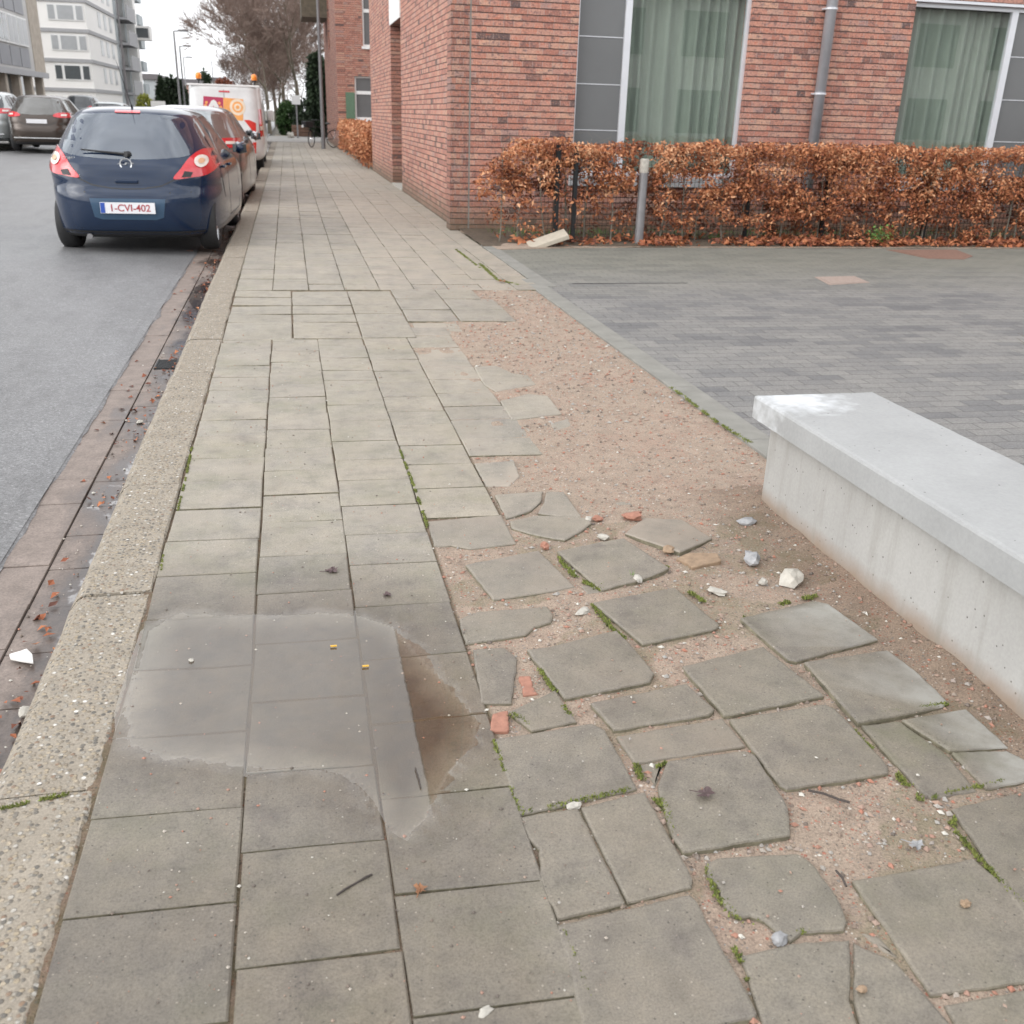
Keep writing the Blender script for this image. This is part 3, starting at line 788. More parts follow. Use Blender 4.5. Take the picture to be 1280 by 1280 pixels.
# =====================================================================
# LOOSE AND BROKEN SLABS: every one a thing
# =====================================================================
A_ = (500, 560, 3.2); B_ = (880, 560, 3.2); C_ = (860, 880, 3.048); R2 = (420, 400, 4); R3 = (500, 600, 4.267); R4 = (560, 760, 4.267); R5 = (720, 760, 3.765); R6 = (620, 980, 3.765); R7 = (900, 980, 3.368); R8 = (700, 620, 3.556)
PX = (0, 0, 1)
lime_edge = lambda x, y: (x - 1.50 - .10*noise.noise(Vector((x*9, y*9, 2))) - .05)/.09
SL = [
 # label, crop, polygon, z, tiltx, tilty, dusty, algae, limefn
 ('grey slab with a crumbled front edge, left of the broken three-piece slab', A_, [(110,292),(405,265),(465,380),(285,402),(205,388),(135,392)], .000, 0, 0, .8, .2, 0),
 ('left corner piece of the slab broken in three beside the sand', A_, [(378,182),(572,170),(562,212),(525,245),(425,278)], .006, .01, 0, .8, 0, 0),
 ('right corner piece of the slab broken in three beside the sand', A_, [(585,170),(655,170),(728,268),(640,268),(552,255),(575,215)], .008, -.02, .01, .8, 0, 0),
 ('front five-sided piece of the slab broken in three, sand beneath it', A_, [(440,285),(545,262),(740,272),(768,292),(720,330),(660,362),(600,352),(520,335),(448,312)], .010, .01, -.01, .6, .2, 0),
 ('tilted lifted slab whose dark front edge stands above the sand', A_, [(628,400),(760,374),(895,352),(1078,468),(1040,487),(940,520),(880,532),(805,552)], .020, .02, .02, .4, .2, 0),
 ('pointed slab half buried under sand, furthest of the loose slabs towards the bench corner', A_, [(900,338),(975,268),(1130,275),(1250,355),(1185,388),(1120,418)], .008, -.03, -.055, 1.6, 0, 0),
 ('square slab with a raised left edge, in front of the broken three-piece slab', A_, [(260,462),(555,403),(700,545),(600,565),(375,600)], .010, -.012, .01, .9, 0, 0),
 ('wide slab with one bitten-off corner right of the puddle head', A_, [(235,680),(300,650),(590,628),(612,660),(606,690),(540,710),(505,742),(262,778)], .006, 0, 0, .5, .2, 0),
 ('narrow upright slab piece left of the brick fragments', R4, [(130,215),(300,205),(372,262),(340,500),(175,500)], .004, 0, 0, .5, .2, 0),
 ('large loose slab with mossy left edge right of the brick fragments', R4, [(420,210),(540,195),(900,105),(985,190),(1105,330),(1082,375),(625,468)], .014, -.008, .01, .4, .2, 0),
 ('small triangular slab remnant in front of the brick fragment', R4, [(325,545),(570,430),(690,598),(450,648)], .006, 0, 0, .5, .3, 0),
 ('slab with a white chip on it, in front of the tilted lifted slab', R8, [(145,465),(510,395),(710,560),(695,578),(370,648)], .014, -.01, .005, .3, .3, 0),
 ('large slab with square corners in the middle of the loose field, two rows before the bench', R5, [(500,262),(880,170),(1172,400),(1030,430),(700,495)], .013, .0, .0, .4, .3, 0),
 ('oblong half-width slab with a small reddish mark on it', R5, [(68,435),(520,345),(655,465),(630,490),(180,562)], .012, 0, .01, .4, .2, 0),
 ('long narrow strip slab with a straight mossy joint before it', R5, [(188,600),(690,512),(800,645),(275,728)], .003, 0, 0, .8, .2, 0),
 ('broad square slab with a curled mark, right of the puddle foot', PX, [(617,922),(740,902),(757,910),(797,983),(649,1016)], .008, 0, .004, .2, .2, 0),
 ('left half of a slab split lengthwise, its left edge eaten away', R6, [(115,150),(250,125),(385,105),(612,555),(290,632),(262,570),(225,520),(200,440),(205,370),(200,300),(150,250)], .004, 0, 0, .3, .2, 0),
 ('right half of a slab split lengthwise, with white specks near its front', R6, [(397,105),(550,65),(700,30),(930,440),(925,480),(620,553)], .004, 0, 0, .3, .2, 0),
 ('slab with a dark withered leaf lying on it', PX, [(834,948),(931,935),(944,940),(985,1003),(989,1040),(855,1062),(838,1035),(822,980)], .012, 0, .003, .1, .2, 0),
 ('small mossy corner fragment beside the slab with the withered leaf', PX, [(797,955),(832,949),(820,982)], -.002, 0, 0, .6, .6, 0),
 ('large square slab just behind the red gravel hollow', PX, [(912,896),(1032,877),(1045,883),(1112,955),(1112,963),(985,983),(975,978)], .012, 0, .004, .3, .2, 0),
 ('pale slab with a clean square outline, nearest the two big stones', B_, [(145,672),(440,598),(500,610),(700,750),(375,840),(340,835)], .018, -.02, .01, .2, .5, 1),
 ('slab with a whitened mossy right end beside the bench foot', B_, [(400,850),(735,795),(860,885),(985,1005),(960,1020),(800,1055),(620,1090)], .014, -.03, .008, .3, .4, 1),
 ('mossy left piece of the cracked slab beside the bench foot', C_, [(660,75),(805,60),(985,185),(1105,328),(930,355),(885,325)], .006, 0, 0, .2, 1.0, 0),
 ('rear piece of the cracked slab, whitened towards the bench', C_, [(815,55),(1060,8),(1110,50),(1225,155),(1000,170)], .010, -.03, 0, .2, .5, 1),
 ('right piece of the cracked slab, green and white, at the frame edge', C_, [(1005,178),(1215,168),(1290,205),(1310,280),(1140,320)], .008, -.03, 0, .2, 1.2, 1),
 ('large slab cut off by the right edge of the picture, mossy along its left side', PX, [(1190,1008),(1340,972),(1560,1130),(1310,1185)], .010, 0, 0, .3, .5, 0),
 ('worn roundish slab with a ragged mossy front, its pale rim rubbed smooth', C_, [(65,600),(110,575),(420,560),(480,600),(580,740),(610,820),(600,850),(440,860),(395,893),(330,850),(290,815),(240,798),(200,805),(150,775),(125,730),(118,690),(75,640)], .010, 0, 0, .1, .3, 0),
 ('large slab in front of the red gravel hollow, with a tan pebble on it', PX, [(1065,1098),(1140,1085),(1217,1070),(1300,1140),(1375,1212),(1165,1242)], .006, 0, 0, .4, .4, 0),
 ('left part of the front slab split by a wavy crack', PX, [(925,1192),(998,1176),(1062,1173),(1064,1212),(1063,1250),(1075,1290),(1090,1360),(990,1385)], .004, 0, 0, .2, .3, 0),
 ('right part of the front slab split by a wavy crack', PX, [(1066,1176),(1080,1182),(1120,1200),(1143,1226),(1162,1246),(1195,1285),(1235,1335),(1100,1360),(1079,1285),(1067,1250),(1068,1212)], .004, 0, 0, .2, .2, 0),
 ('slab cut off at the lower right corner of the picture', PX, [(1180,1254),(1290,1234),(1400,1300),(1240,1355)], .004, 0, 0, .3, .2, 0),
 ('biggest foreground slab, its near right corner standing proud', PX, [(696,1153),(862,1114),(868,1118),(948,1262),(946,1268),(740,1310),(730,1290),(713,1215)], .010, 0, -.004, .1, .1, 0),
 ('slab mostly below the picture under the biggest foreground slab', PX, [(745,1318),(950,1276),(1010,1400),(790,1450)], -.004, 0, 0, .2, .2, 0),
 ('thin splinter of slab wedged in the gravel joint', PX, [(1076,1165),(1100,1170),(1124,1196),(1104,1190)], -.001, 0, 0, .5, .2, 0),
 ('sunken pale slab, rearmost of the slabs sinking into the sand', R2, [(690,232),(800,225),(880,262),(960,275),(1000,320),(800,355),(740,320)], .004, 0, 0, .8, 0, 0),
 ('sunken slab with a bluish far edge, second of those sinking into the sand', R2, [(820,400),(960,365),(1060,375),(1130,465),(880,495)], .006, 0, 0, .7, 0, 0),
 ('almost buried sandy slab with blurred outline', R2, [(930,520),(1050,500),(1060,565),(985,585)], -.002, 0, 0, 1.6, 0, 0),
 ('small bluish slab shard lying in the sand past the sunken slabs', R2, [(1070,515),(1160,490),(1180,528),(1090,555)], -.001, 0, 0, .6, 0, 0),
 ('pinkish sand-coated slab behind the slab broken in three', A_, [(296,60),(455,48),(480,110),(440,150),(345,152)], -.001, 0, 0, 1.6, 0, 0),
 ('pale sliver of slab just showing through the sand', R3, [(1110,115),(1200,105),(1262,132),(1160,150)], -.006, 0, 0, .8, 0, 0),
 ('faint buried slab remnant right of the bitten-off slab', R3, [(820,770),(900,730),(1060,745),(1100,780),(880,832)], -.009, 0, 0, 1.5, .6, 0),
 ('mossy slab scrap under the corner of the tilted lifted slab', R3, [(960,560),(1000,555),(1095,592),(1000,605)], -.002, 0, 0, .6, .8, 0),
]
rs = random.Random(3)
for i, (lab, cr_, pl, z, txx, tyy, du, al, lm) in enumerate(SL):
    poly = GP(crop(*cr_, pl), max(z, 0))
    cx = sum(p[0] for p in poly)/len(poly); cy = sum(p[1] for p in poly)/len(poly)
    # side faces of tilted slabs keep their outline where it was surveyed
    mb = MB(); add_slab(mb, poly, z*.5 if z > 0 else z, seed=i+11, rough=.0015, tiltx=txx*.7, tilty=tyy*.7, tone=rs.uniform(.3, .75), dusty=du, algae=al, lime=lime_edge if lm else None, chamfer=.0042)
    mb.v = [(x-cx, y-cy, zz) for x, y, zz in mb.v]
    o = mb.build('paving_slab', [M['slab'], M['slab_side']], loc=(cx, cy, 0))
    tag(o, lab, 'paving slab', 'loose and broken slabs of the pavement')
# brick fragments
def flat_piece(name, label, cat, cropdef, pl, z, th, mt, seed, tx=0, ty=0, group=None):
    poly = GP(crop(*cropdef, pl), z); cx = sum(p[0] for p in poly)/len(poly); cy = sum(p[1] for p in poly)/len(poly)
    mb = MB(); add_slab(mb, poly, z, th=th, seed=seed, rough=.002, step=.008, tiltx=tx, tilty=ty, chamfer=.003)
    mb.v = [(x-cx, y-cy, zz) for x, y, zz in mb.v]; mb.m = [0]*len(mb.m)
    return tag(mb.build(name, mt, loc=(cx, cy, 0)), label, cat, group)
flat_piece('brick_fragment', 'upper orange brick fragment bedded between narrow slab and big loose slab', 'brick piece', R4, [(375,362),(438,360),(452,415),(480,455),(402,468),(392,420)], -.002, .03, M['terracotta'], 61, group='orange brick fragments')
flat_piece('brick_fragment', 'squarish orange brick fragment nearest the puddle edge', 'brick piece', R4, [(235,562),(318,545),(325,600),(322,655),(222,652)], .001, .03, M['terracotta'], 62, group='orange brick fragments')
flat_piece('flat_stone', 'flat tan angular stone beside the half buried pointed slab', 'stone', A_, [(1105,438),(1160,415),(1270,420),(1285,452),(1170,478),(1150,460)], .006, .02, M['rust_stone'], 63, .02, -.03)
# single stones, each its own thing
def stone(name, label, px, r, sq, mt, seed, z=0.0, cat='stone', sub=True, group=None):
    c = G(*px, z + r*sq[2]*.45)
    mb = MB(); mb.rock((0, 0, 0), r, sq, 0, seed, .5, sub)
    return tag(mb.build(name, mt, loc=(c.x, c.y, c.z)), label, cat, group)
stone('rubble_stone', 'largest stone, a pale faceted block lying beside the bench foot', (990,722), .043, (1.2,.85,.62), M['rubble_pale'], 5)
stone('rubble_stone', 'blue-grey pointed stone left of the largest stone', (940,698), .038, (1.1,.75,.62), M['blue_stone'], 8)
stone('rubble_stone', 'small grey and white stone by the bench corner', (934,652), .03, (1.2,.8,.5), M['blue_stone'], 12)
stone('rubble_stone', 'reddish brown stone on the sand behind the half buried pointed slab', (791,645), .032, (1.2,.9,.55), M['terracotta'], 15)
stone('rubble_stone', 'round grey-brown stone touching the half buried pointed slab', (836,687), .025, (1.1,.9,.5), M['rust_stone'], 19)
stone('brick_pebble', 'round orange brick pebble with a white pebble behind it', (681,682), .017, (1,.9,.8), M['terracotta'], 21, cat='pebble')
stone('brick_pebble', 'dull orange brick pebble right of the broken three-piece slab', (747,648), .018, (1.1,.9,.6), M['terracotta'], 22, cat='pebble')
stone('white_pebble', 'white oval pebble between broken slab and tilted lifted slab', (754,671), .020, (1.3,.8,.55), M['white_stone'], 23, cat='pebble')
stone('white_pebble', 'white pebble touching the front piece of the broken slab', (735,649), .015, (1.3,.8,.55), M['white_stone'], 24, cat='pebble')
stone('white_pebble', 'flat white shard on red grit before the two big stones', (897,739), .024, (1.5,.8,.35), M['white_stone'], 25, cat='pebble')
stone('white_pebble', 'cream pebble under the front edge of the tilted lifted slab', (797,724), .018, (1.2,.9,.6), M['white_stone'], 26, cat='pebble')
stone('white_pebble', 'cream pebble just left of the largest stone', (954,727), .017, (1.1,.9,.6), M['white_stone'], 27, cat='pebble')
stone('white_pebble', 'white oval pebble on grit right of the bitten-off slab', (728,764), .019, (1.5,.8,.4), M['white_stone'], 28, cat='pebble')
stone('white_pebble', 'white pebble in the joint behind the slab split lengthwise', (717,1007), .012, (1.6,.9,.5), M['white_stone'], 29, cat='pebble')
stone('tan_pebble', 'tan pebble lying on the big slab at lower right', (1207,1129), .010, (1.1,.9,.7), M['rust_stone'], 30, z=.006, cat='pebble')
stone('grey_pebble', 'grey pebble on the slab split by the wavy crack', (1077,1236), .009, (1.1,.9,.7), M['rust_stone'], 31, z=.006, cat='pebble')
stone('grey_shard', 'blue-grey shard in the gravel under the worn roundish slab', (974,1173), .017, (1.1,.8,.6), M['blue_stone'], 32, cat='stone')
stone('white_pebble', 'white pebble in the joint at the bottom of the picture', (606,1265), .011, (1.4,.9,.5), M['white_stone'], 33, cat='pebble')
stone('white_pebble', 'white pebble on the left part of the puddle', (239,825), .007, (1,.9,.7), M['white_stone'], 34, cat='pebble')
stone('grey_pebble', 'pale grey pebble in the gutter below the white scrap', (33,890), .022, (1,.8,.6), M['white_stone'], 35, z=-.1, cat='pebble')
stone('brick_pebble', 'orange pebble against the kerb at the left edge', (2,968), .016, (1,.9,.7), M['terracotta'], 36, z=-.1, cat='pebble')
stone('white_pebble', 'white pebble in the dry gutter row near the kerb', (175,527), .017, (1.3,.9,.5), M['white_stone'], 37, z=-.1, cat='pebble')
# white scrap in the gutter
sp = MB(); pts = GP([(12,820),(26,816),(34,813),(41,820),(42,829),(28,827),(13,824)], -.09); c = pts[0]
sp.prism([(x-c[0], y-c[1]) for x, y in pts], -.006, .006)
tag(sp.build('plastic_scrap', M['white_plastic'], loc=(*c, -.088), bevel=.003), 'white bone-shaped scrap lying in the dark wet gutter', 'litter')
# fallen twigs and leaves
def twig(label, pts, r, z=.004, name='twig'):
    q = [G(x, y, z) for x, y in pts]; c = q[0]
    mb = MB(); mb.path([(p-c) + Vector((0, 0, .002*(i % 2))) for i, p in enumerate(q)], r, 5)
    return tag(mb.build(name, M['twig'], loc=c), label, 'twig')
twig('dark bent twig on the wet slabs below the puddle', [(421,1119),(432,1112),(445,1104),(458,1097),(465,1093)], .0022)
twig('long brown twig in the red gravel hollow', [(1010,988),(1030,993),(1048,999),(1062,1004)], .003)
twig('thin black twig lying across the puddle', [(519,960),(523,973),(526,985)], .0018, z=.001)
twig('short dark twig in the gravel joint right of the worn roundish slab', [(1045,1088),(1052,1097),(1058,1108)], .0025)
def curled_leaf(label, px, size, mt, rz, z=.006, lobes=5):
    c = G(*px, z); mb = MB(); vs = [(0, 0, .002)]; n = lobes*4
    rl = random.Random(int(px[0]))
    for i in range(n):
        t = 2*math.pi*i/n; r = size*(.55 + .25*abs(math.sin(t*lobes/2)))*rl.uniform(.55, 1.15)
        vs.append((r*math.cos(t), r*math.sin(t)*.8, .002 + size*.25*rl.random()))
    mb.add(vs, [(0, 1+i, 1+(i+1) % n) for i in range(n)])
    mb.tube((0, 0, .003), (-size*.9, size*.9, .006), .0015, .001, 5)
    o = mb.build('fallen_leaf', mt, loc=(c.x, c.y, c.z)); o.rotation_euler = (0, 0, rz)
    return tag(o, label, 'leaf')
curled_leaf('dark purple withered leaf lying flat on a slab in the foreground', (882,993), .030, M['dead_leaf'], .4, z=.013)
curled_leaf('grey torn leaf scrap on the red gravel hollow', (1146,1057), .026, M['blue_stone'], .2, z=0)
curled_leaf('dark wet leaf clump on the slabs above the puddle', (416,714), .035, M['dead_leaf'], 1.0, z=.003)
curled_leaf('brown leaf scrap on the slabs right of the wet leaf clump', (484,744), .025, M['dead_leaf'], 2.0, z=.003)
curled_leaf('reddish soggy leaf clump on the slabs below the puddle', (525,1112), .022, M['litter_leaf'], 2.0, z=.003)
curled_leaf('brown leaf at the back tip of the sand beside the driveway', (628,352), .06, M['litter_leaf'], 1.2, z=.01)
curled_leaf('red-brown leaf lying alone on the asphalt', (104,343), .05, M['litter_leaf'], .2, z=-.085)
curled_leaf('orange leaf on the gutter under the blue car', (236,315), .07, M['terracotta'], .4, z=-.095)
curled_leaf('orange leaf in the dark gutter puddle', (262,354), .06, M['terracotta'], .9, z=-.092)
for px in ((457,833),(417,808)):
    c = G(*px, .0015); mb = MB(); mb.box((-.009, -.003, 0), (.009, .003, .003))
    tag(mb.build('orange_crumb', M['orange_bit'], loc=(c.x, c.y, c.z)), 'tiny yellow crumb in the upper right part of the puddle' if px[0] > 430 else 'tiny yellow crumb near the top middle of the puddle', 'litter')

# ---- grit: uncountable, one object
gr = MB(); rg = random.Random(21)
polys = [GP(crop(*c_, pl)) for _, c_, pl, z, *_r in SL if z > -.001]
def on_slab(x, y):
    if x < XB[3]+.0: return True
    if x < XB[4] and y > 3.44: return True
    if x < XB[5] and y > r5[-1]: return True
    for pl in polys:
        if abs(pl[0][0]-x) < .6 and abs(pl[0][1]-y) < .6 and sdist(x, y, pl) > -.002: return True
    return False
cnt = 0
while cnt < 19000:
    y = .9 + rg.random()**1.5*7.9; x = rg.uniform(.42, 2.09)
    if y < 3.4 and x > 1.79: continue
    s = on_slab(x, y)
    if s and rg.random() < .93: continue
    if not s and y > 4.6 and x < 1.2 and rg.random() < .5: continue
    r = .0012 + .0085*rg.random()**4.5
    if y > 4.5: r *= 1.3
    if s: r *= .55
    z = (sand_h(x, y) + r*.25) if not s else .009
    t = rg.random(); tone = rg.uniform(0, .84) if t < (.965 if y < 4 else .985) else 1.0
    bmv = [(1,0,0),(-1,0,0),(0,1,0),(0,-1,0),(0,0,1),(0,0,-1)]
    q = rg.uniform(0, 3.1); cq, sq_ = math.cos(q), math.sin(q)
    a_, b__, c__ = r*rg.uniform(.8, 1.5), r*rg.uniform(.6, 1.1), r*rg.uniform(.5, .9)
    vs = []
    for vx, vy, vz in bmv:
        xx, yy2, z2 = vx*a_*rg.uniform(.7, 1.2), vy*b__*rg.uniform(.7, 1.2), vz*c__
        vs.append((x + xx*cq - yy2*sq_, y + xx*sq_ + yy2*cq, z + z2))
    gr.add(vs, [(0,2,4),(2,1,4),(1,3,4),(3,0,4),(2,0,5),(1,2,5),(3,1,5),(0,3,5)], 0, tone=tone)
    cnt += 1
# grit on pavement, kerb foot and gutter
for i in range(2600):
    if rg.random() < .72:
        x = rg.uniform(-.5, .5); y = .9 + rg.random()**1.5*6; z = .001
        if x < .62 and y < 3.4: z = pave_h(x, y)[0] + .001
    else:
        x = rg.triangular(-1.06, -.76, -.77); y = 1.2 + rg.random()**1.3*12; z = -.1
    r = .0012 + .004*rg.random()**4
    if z < -.05: r *= 1.6
    tone = rg.choice((0, 0, .05, .3, .35, .5, .9, 1.0))
    vs = [(x+a*r*rg.uniform(.7, 1.3), y+b__*r*rg.uniform(.7, 1.3), z+c__*r*.7) for a, b__, c__ in ((1,0,0),(-1,0,0),(0,1,0),(0,-1,0),(0,0,1),(0,0,-1))]
    gr.add(vs, [(0,2,4),(2,1,4),(1,3,4),(3,0,4),(2,0,5),(1,2,5),(3,1,5),(0,3,5)], 0, tone=tone)
tag(gr.build('gravel', M['pebble']), 'fine brick grit and pale pebbles strewn over the sand and joints', 'gravel', kind='stuff')

# ---- moss in the joints: stuff
ms = MB(); rm = random.Random(33)
lines = [ # px polylines, density, width
 ([(820,990),(833,1010),(850,1055),(858,1063)], 3.0, .010), ([(795,955),(806,985),(830,1010)], 3, .009), ([(650,1016),(700,1006),(795,985)], 2.2, .007), ([(617,925),(632,970),(652,1020)], 1.2, .005),
 ([(1112,962),(1122,970),(1150,1000)], 4, .012), ([(1035,880),(1060,905),(1112,960)], 1.3, .006), ([(1165,997),(1192,990),(1280,972)], 1.5, .007), ([(1185,1010),(1192,1032)], 5, .012), ([(1195,1040),(1235,1085),(1280,1132)], 2.5, .008),
 ([(980,1172),(1003,1165),(1040,1166),(1062,1162)], 4, .008), ([(940,1150),(970,1166)], 2, .008), ([(884,1085),(895,1120),(925,1150)], 1.6, .010), ([(1080,895),(1185,880)], 2.5, .007),
 ([(663,818),(690,860),(712,895)], 2.6, .008), ([(740,755),(765,785),(780,800)], 2.6, .009), ([(695,695),(720,722),(752,738)], 2.6, .010), ([(750,732),(790,722),(835,708)], 1.6, .006), ([(862,740),(880,752)], 3, .010), ([(930,772),(950,790),(985,820)], 2.0, .007), ([(975,755),(1020,745)], 3, .012),
 ([(500,563),(520,615),(535,660)], 1.6, .005), ([(240,560),(232,600),(222,640)], 1.4, .004), ([(205,690),(200,720)], 1, .004), ([(600,330),(622,350),(648,356)], 2.2, .02), ([(570,312),(600,335)], 1.6, .012),
 ([(745,1270),(720,1200),(705,1160)], 1.0, .005), ([(918,1185),(935,1225)], 2, .006), ([(840,485),(900,530),(940,555)], 1.4, .014), ([(640,893),(660,905)], 2.5, .012), ([(820,960),(838,950)], 1.5, .006), ([(0,1012),(50,1000),(110,988)], 1.6, .004),
]
for pl, den, w in lines:
    w = w*.85
    q = [G(*p, 0) for p in pl]
    for a, b_ in zip(q, q[1:]):
        l = (b_-a).length; n = int(l*den*900)
        for _ in range(n):
            p = a.lerp(b_, rm.random()); x = p.x + rm.gauss(0, w*.5); y = p.y + rm.gauss(0, w*.5)
            if noise.noise(Vector((x*14, y*14, 0))) < -.12: continue
            h = rm.uniform(.002, .007)*(1 + p.y*.06); z = -.003 + rm.uniform(0, .006); s = rm.uniform(.0012, .003)*(1 + p.y*.12)
            t = rm.uniform(0, 6.28)
            ms.add([(x + s*math.cos(t), y + s*math.sin(t), z), (x + s*math.cos(t+2.1), y + s*math.sin(t+2.1), z), (x + s*math.cos(t+4.2), y + s*math.sin(t+4.2), z), (x + rm.gauss(0, s), y + rm.gauss(0, s), z+h)], [(0,1,3),(1,2,3),(2,0,3)], 0, tone=rm.random())
tag(ms.build('moss', M['moss']), 'bright green moss growing in the joints between the slabs', 'moss', kind='stuff')

# =====================================================================
# CONCRETE BENCH
# =====================================================================
bn = empty('concrete_bench', (2.0, 1.4, 0), 0, 'low light grey concrete bench with overhanging top at the right edge of the sand', 'bench')
mb = MB(); mb.box((1.79-2.0, -2.6, -.1), (2.18-2.0, 3.375-1.4, .361)); mb.build('bench_base', M['bench_base'], bn, bevel=.006)
mb = MB(); add_slab(mb, [(1.728-2.0, -2.62), (2.24-2.0, -2.62), (2.24-2.0, 3.42-1.4), (1.728-2.0, 3.42-1.4)], .45, th=.0888, seed=3, rough=.0013, step=.03, chamfer=.009)
mb.m = [0]*len(mb.m); o = len(mb.v)//4; mb.f.append(tuple(reversed(range(3*o, 4*o)))); mb.m.append(0); mb.build('bench_top', M['bench_top'], bn)

# =====================================================================
# NEAR BRICK BUILDING
# =====================================================================
WY = 13.313; WX = 2.168; HB = 11.6
bb = empty('brick_building', (WX, WY, 0), 0, 'red brick building with tall curtained windows on the corner behind the hedge', 'building')
def P(mb, name, mats, smooth=False, bevel=0, parent=None, lab=None, base=None):
    base = base if base is not None else bb.location
    mb.v = [(x-base[0], y-base[1], z-base[2]) for x, y, z in mb.v]
    o = mb.build(name, mats, parent or bb, smooth=smooth, bevel=bevel)
    if lab: o['label'] = lab
    return o
wins = [(3.68, 6.026, .72, 3.10, 'L'), (8.375, 10.75, .72, 3.02, 'R'), (3.68, 6.026, 4.3, 6.4, 'L'), (8.375, 10.75, 4.3, 6.4, 'R'), (3.68, 6.026, 7.6, 9.7, 'L'), (8.375, 10.75, 7.6, 9.7, 'R')]
XE = 15.0
fw_ = MB()
# front wall in strips around openings (0.33 m thick)
def wall_with_holes(mb, x0, x1, z0, z1, holes, y0, y1, mi=0, flip=False):
    xs = sorted({x0, x1} | {h[0] for h in holes} | {h[1] for h in holes}); zs = sorted({z0, z1} | {h[2] for h in holes} | {h[3] for h in holes})
    for i in range(len(xs)-1):
        run = None
        for j in range(len(zs)-1):
            cx, cz = (xs[i]+xs[i+1])/2, (zs[j]+zs[j+1])/2
            hole = any(h[0] < cx < h[1] and h[2] < cz < h[3] for h in holes)
            if hole:
                if run is not None: _bx(mb, xs[i], xs[i+1], run, zs[j], y0, y1, mi, flip); run = None
            elif run is None: run = zs[j]
        if run is not None: _bx(mb, xs[i], xs[i+1], run, z1, y0, y1, mi, flip)
def _bx(mb, a, b_, z0, z1, y0, y1, mi, flip):
    # outer faces only meet edge to edge
    if not flip: mb.box((a, y0, z0), (b_, y1, z1), mi)
    else: mb.box((y0, a, z0), (y1, b_, z1), mi)
wall_with_holes(fw_, 2.305, XE, -.1, HB, [w[:4] for w in wins], WY, WY+.33)
P(fw_, 'wall', M['brickF'])
hd = MB(); hd.box((2.045, WY, -.1), (2.283, WY+.30, HB)); P(hd, 'corner_pier', M['brick_header'])
jt = MB(); jt.box((2.283, WY+.004, -.1), (2.305, WY+.3, HB)); P(jt, 'expansion_joint', M['edging'])
sw = MB()
nn, nf = 20.32, 22.25
wall_with_holes(sw, WY+.302, 27.65, -.1, HB, [(nn, nf, -.1, 3.07)], WX, WX+.3, flip=True)
P(sw, 'side_wall', M['brickS'])
rc = MB(); rc.box((WX+.3, nn-.3, -.1), (WX+1.4, nn, 3.4)); P(rc, 'recess_wall', M['brick_header'])
rc = MB(); rc.box((WX+.302, nf, -.1), (WX+1.4, nf+.3, 3.4)); P(rc, 'recess_wall', M['brick_header'])
lt = MB(); lt.box((WX-.02, nn-.02, 3.071), (WX+1.4, nf+.02, 3.75)); P(lt, 'lintel', M['white_paint'])
dd = MB(); dd.box((WX+1.3, nn, 0), (WX+1.35, nf, 3.07)); P(dd, 'entrance_door', M['panel'])
st_ = MB(); st_.box((WX-.02, nn-.0, -.02), (WX+.3, nf, .03)); P(st_, 'door_step', M['white_stone'])
rf = MB(); rf.box((WX-.02, WY-.02, HB), (XE, 27.67, HB+.12)); P(rf, 'roof', M['panel'])
bw_ = MB(); bw_.box((WX+.31, 27.35, -.1), (XE, 27.65, HB)); P(bw_, 'rear_wall', M['brickF'])
ew_ = MB(); ew_.box((XE, WY, -.1), (XE+.3, 27.65, HB)); P(ew_, 'end_wall', M['brickS'])
rmx = MB(); rmx.box((2.5, WY+1.6, -.05), (XE, WY+1.65, HB)); rmx.box((2.5, WY+.35, .05), (XE, WY+1.6, .1)); rmx.box((2.5, WY+.35, 3.3), (XE, WY+1.6, 3.4)); P(rmx, 'interior', M['dark_room'])
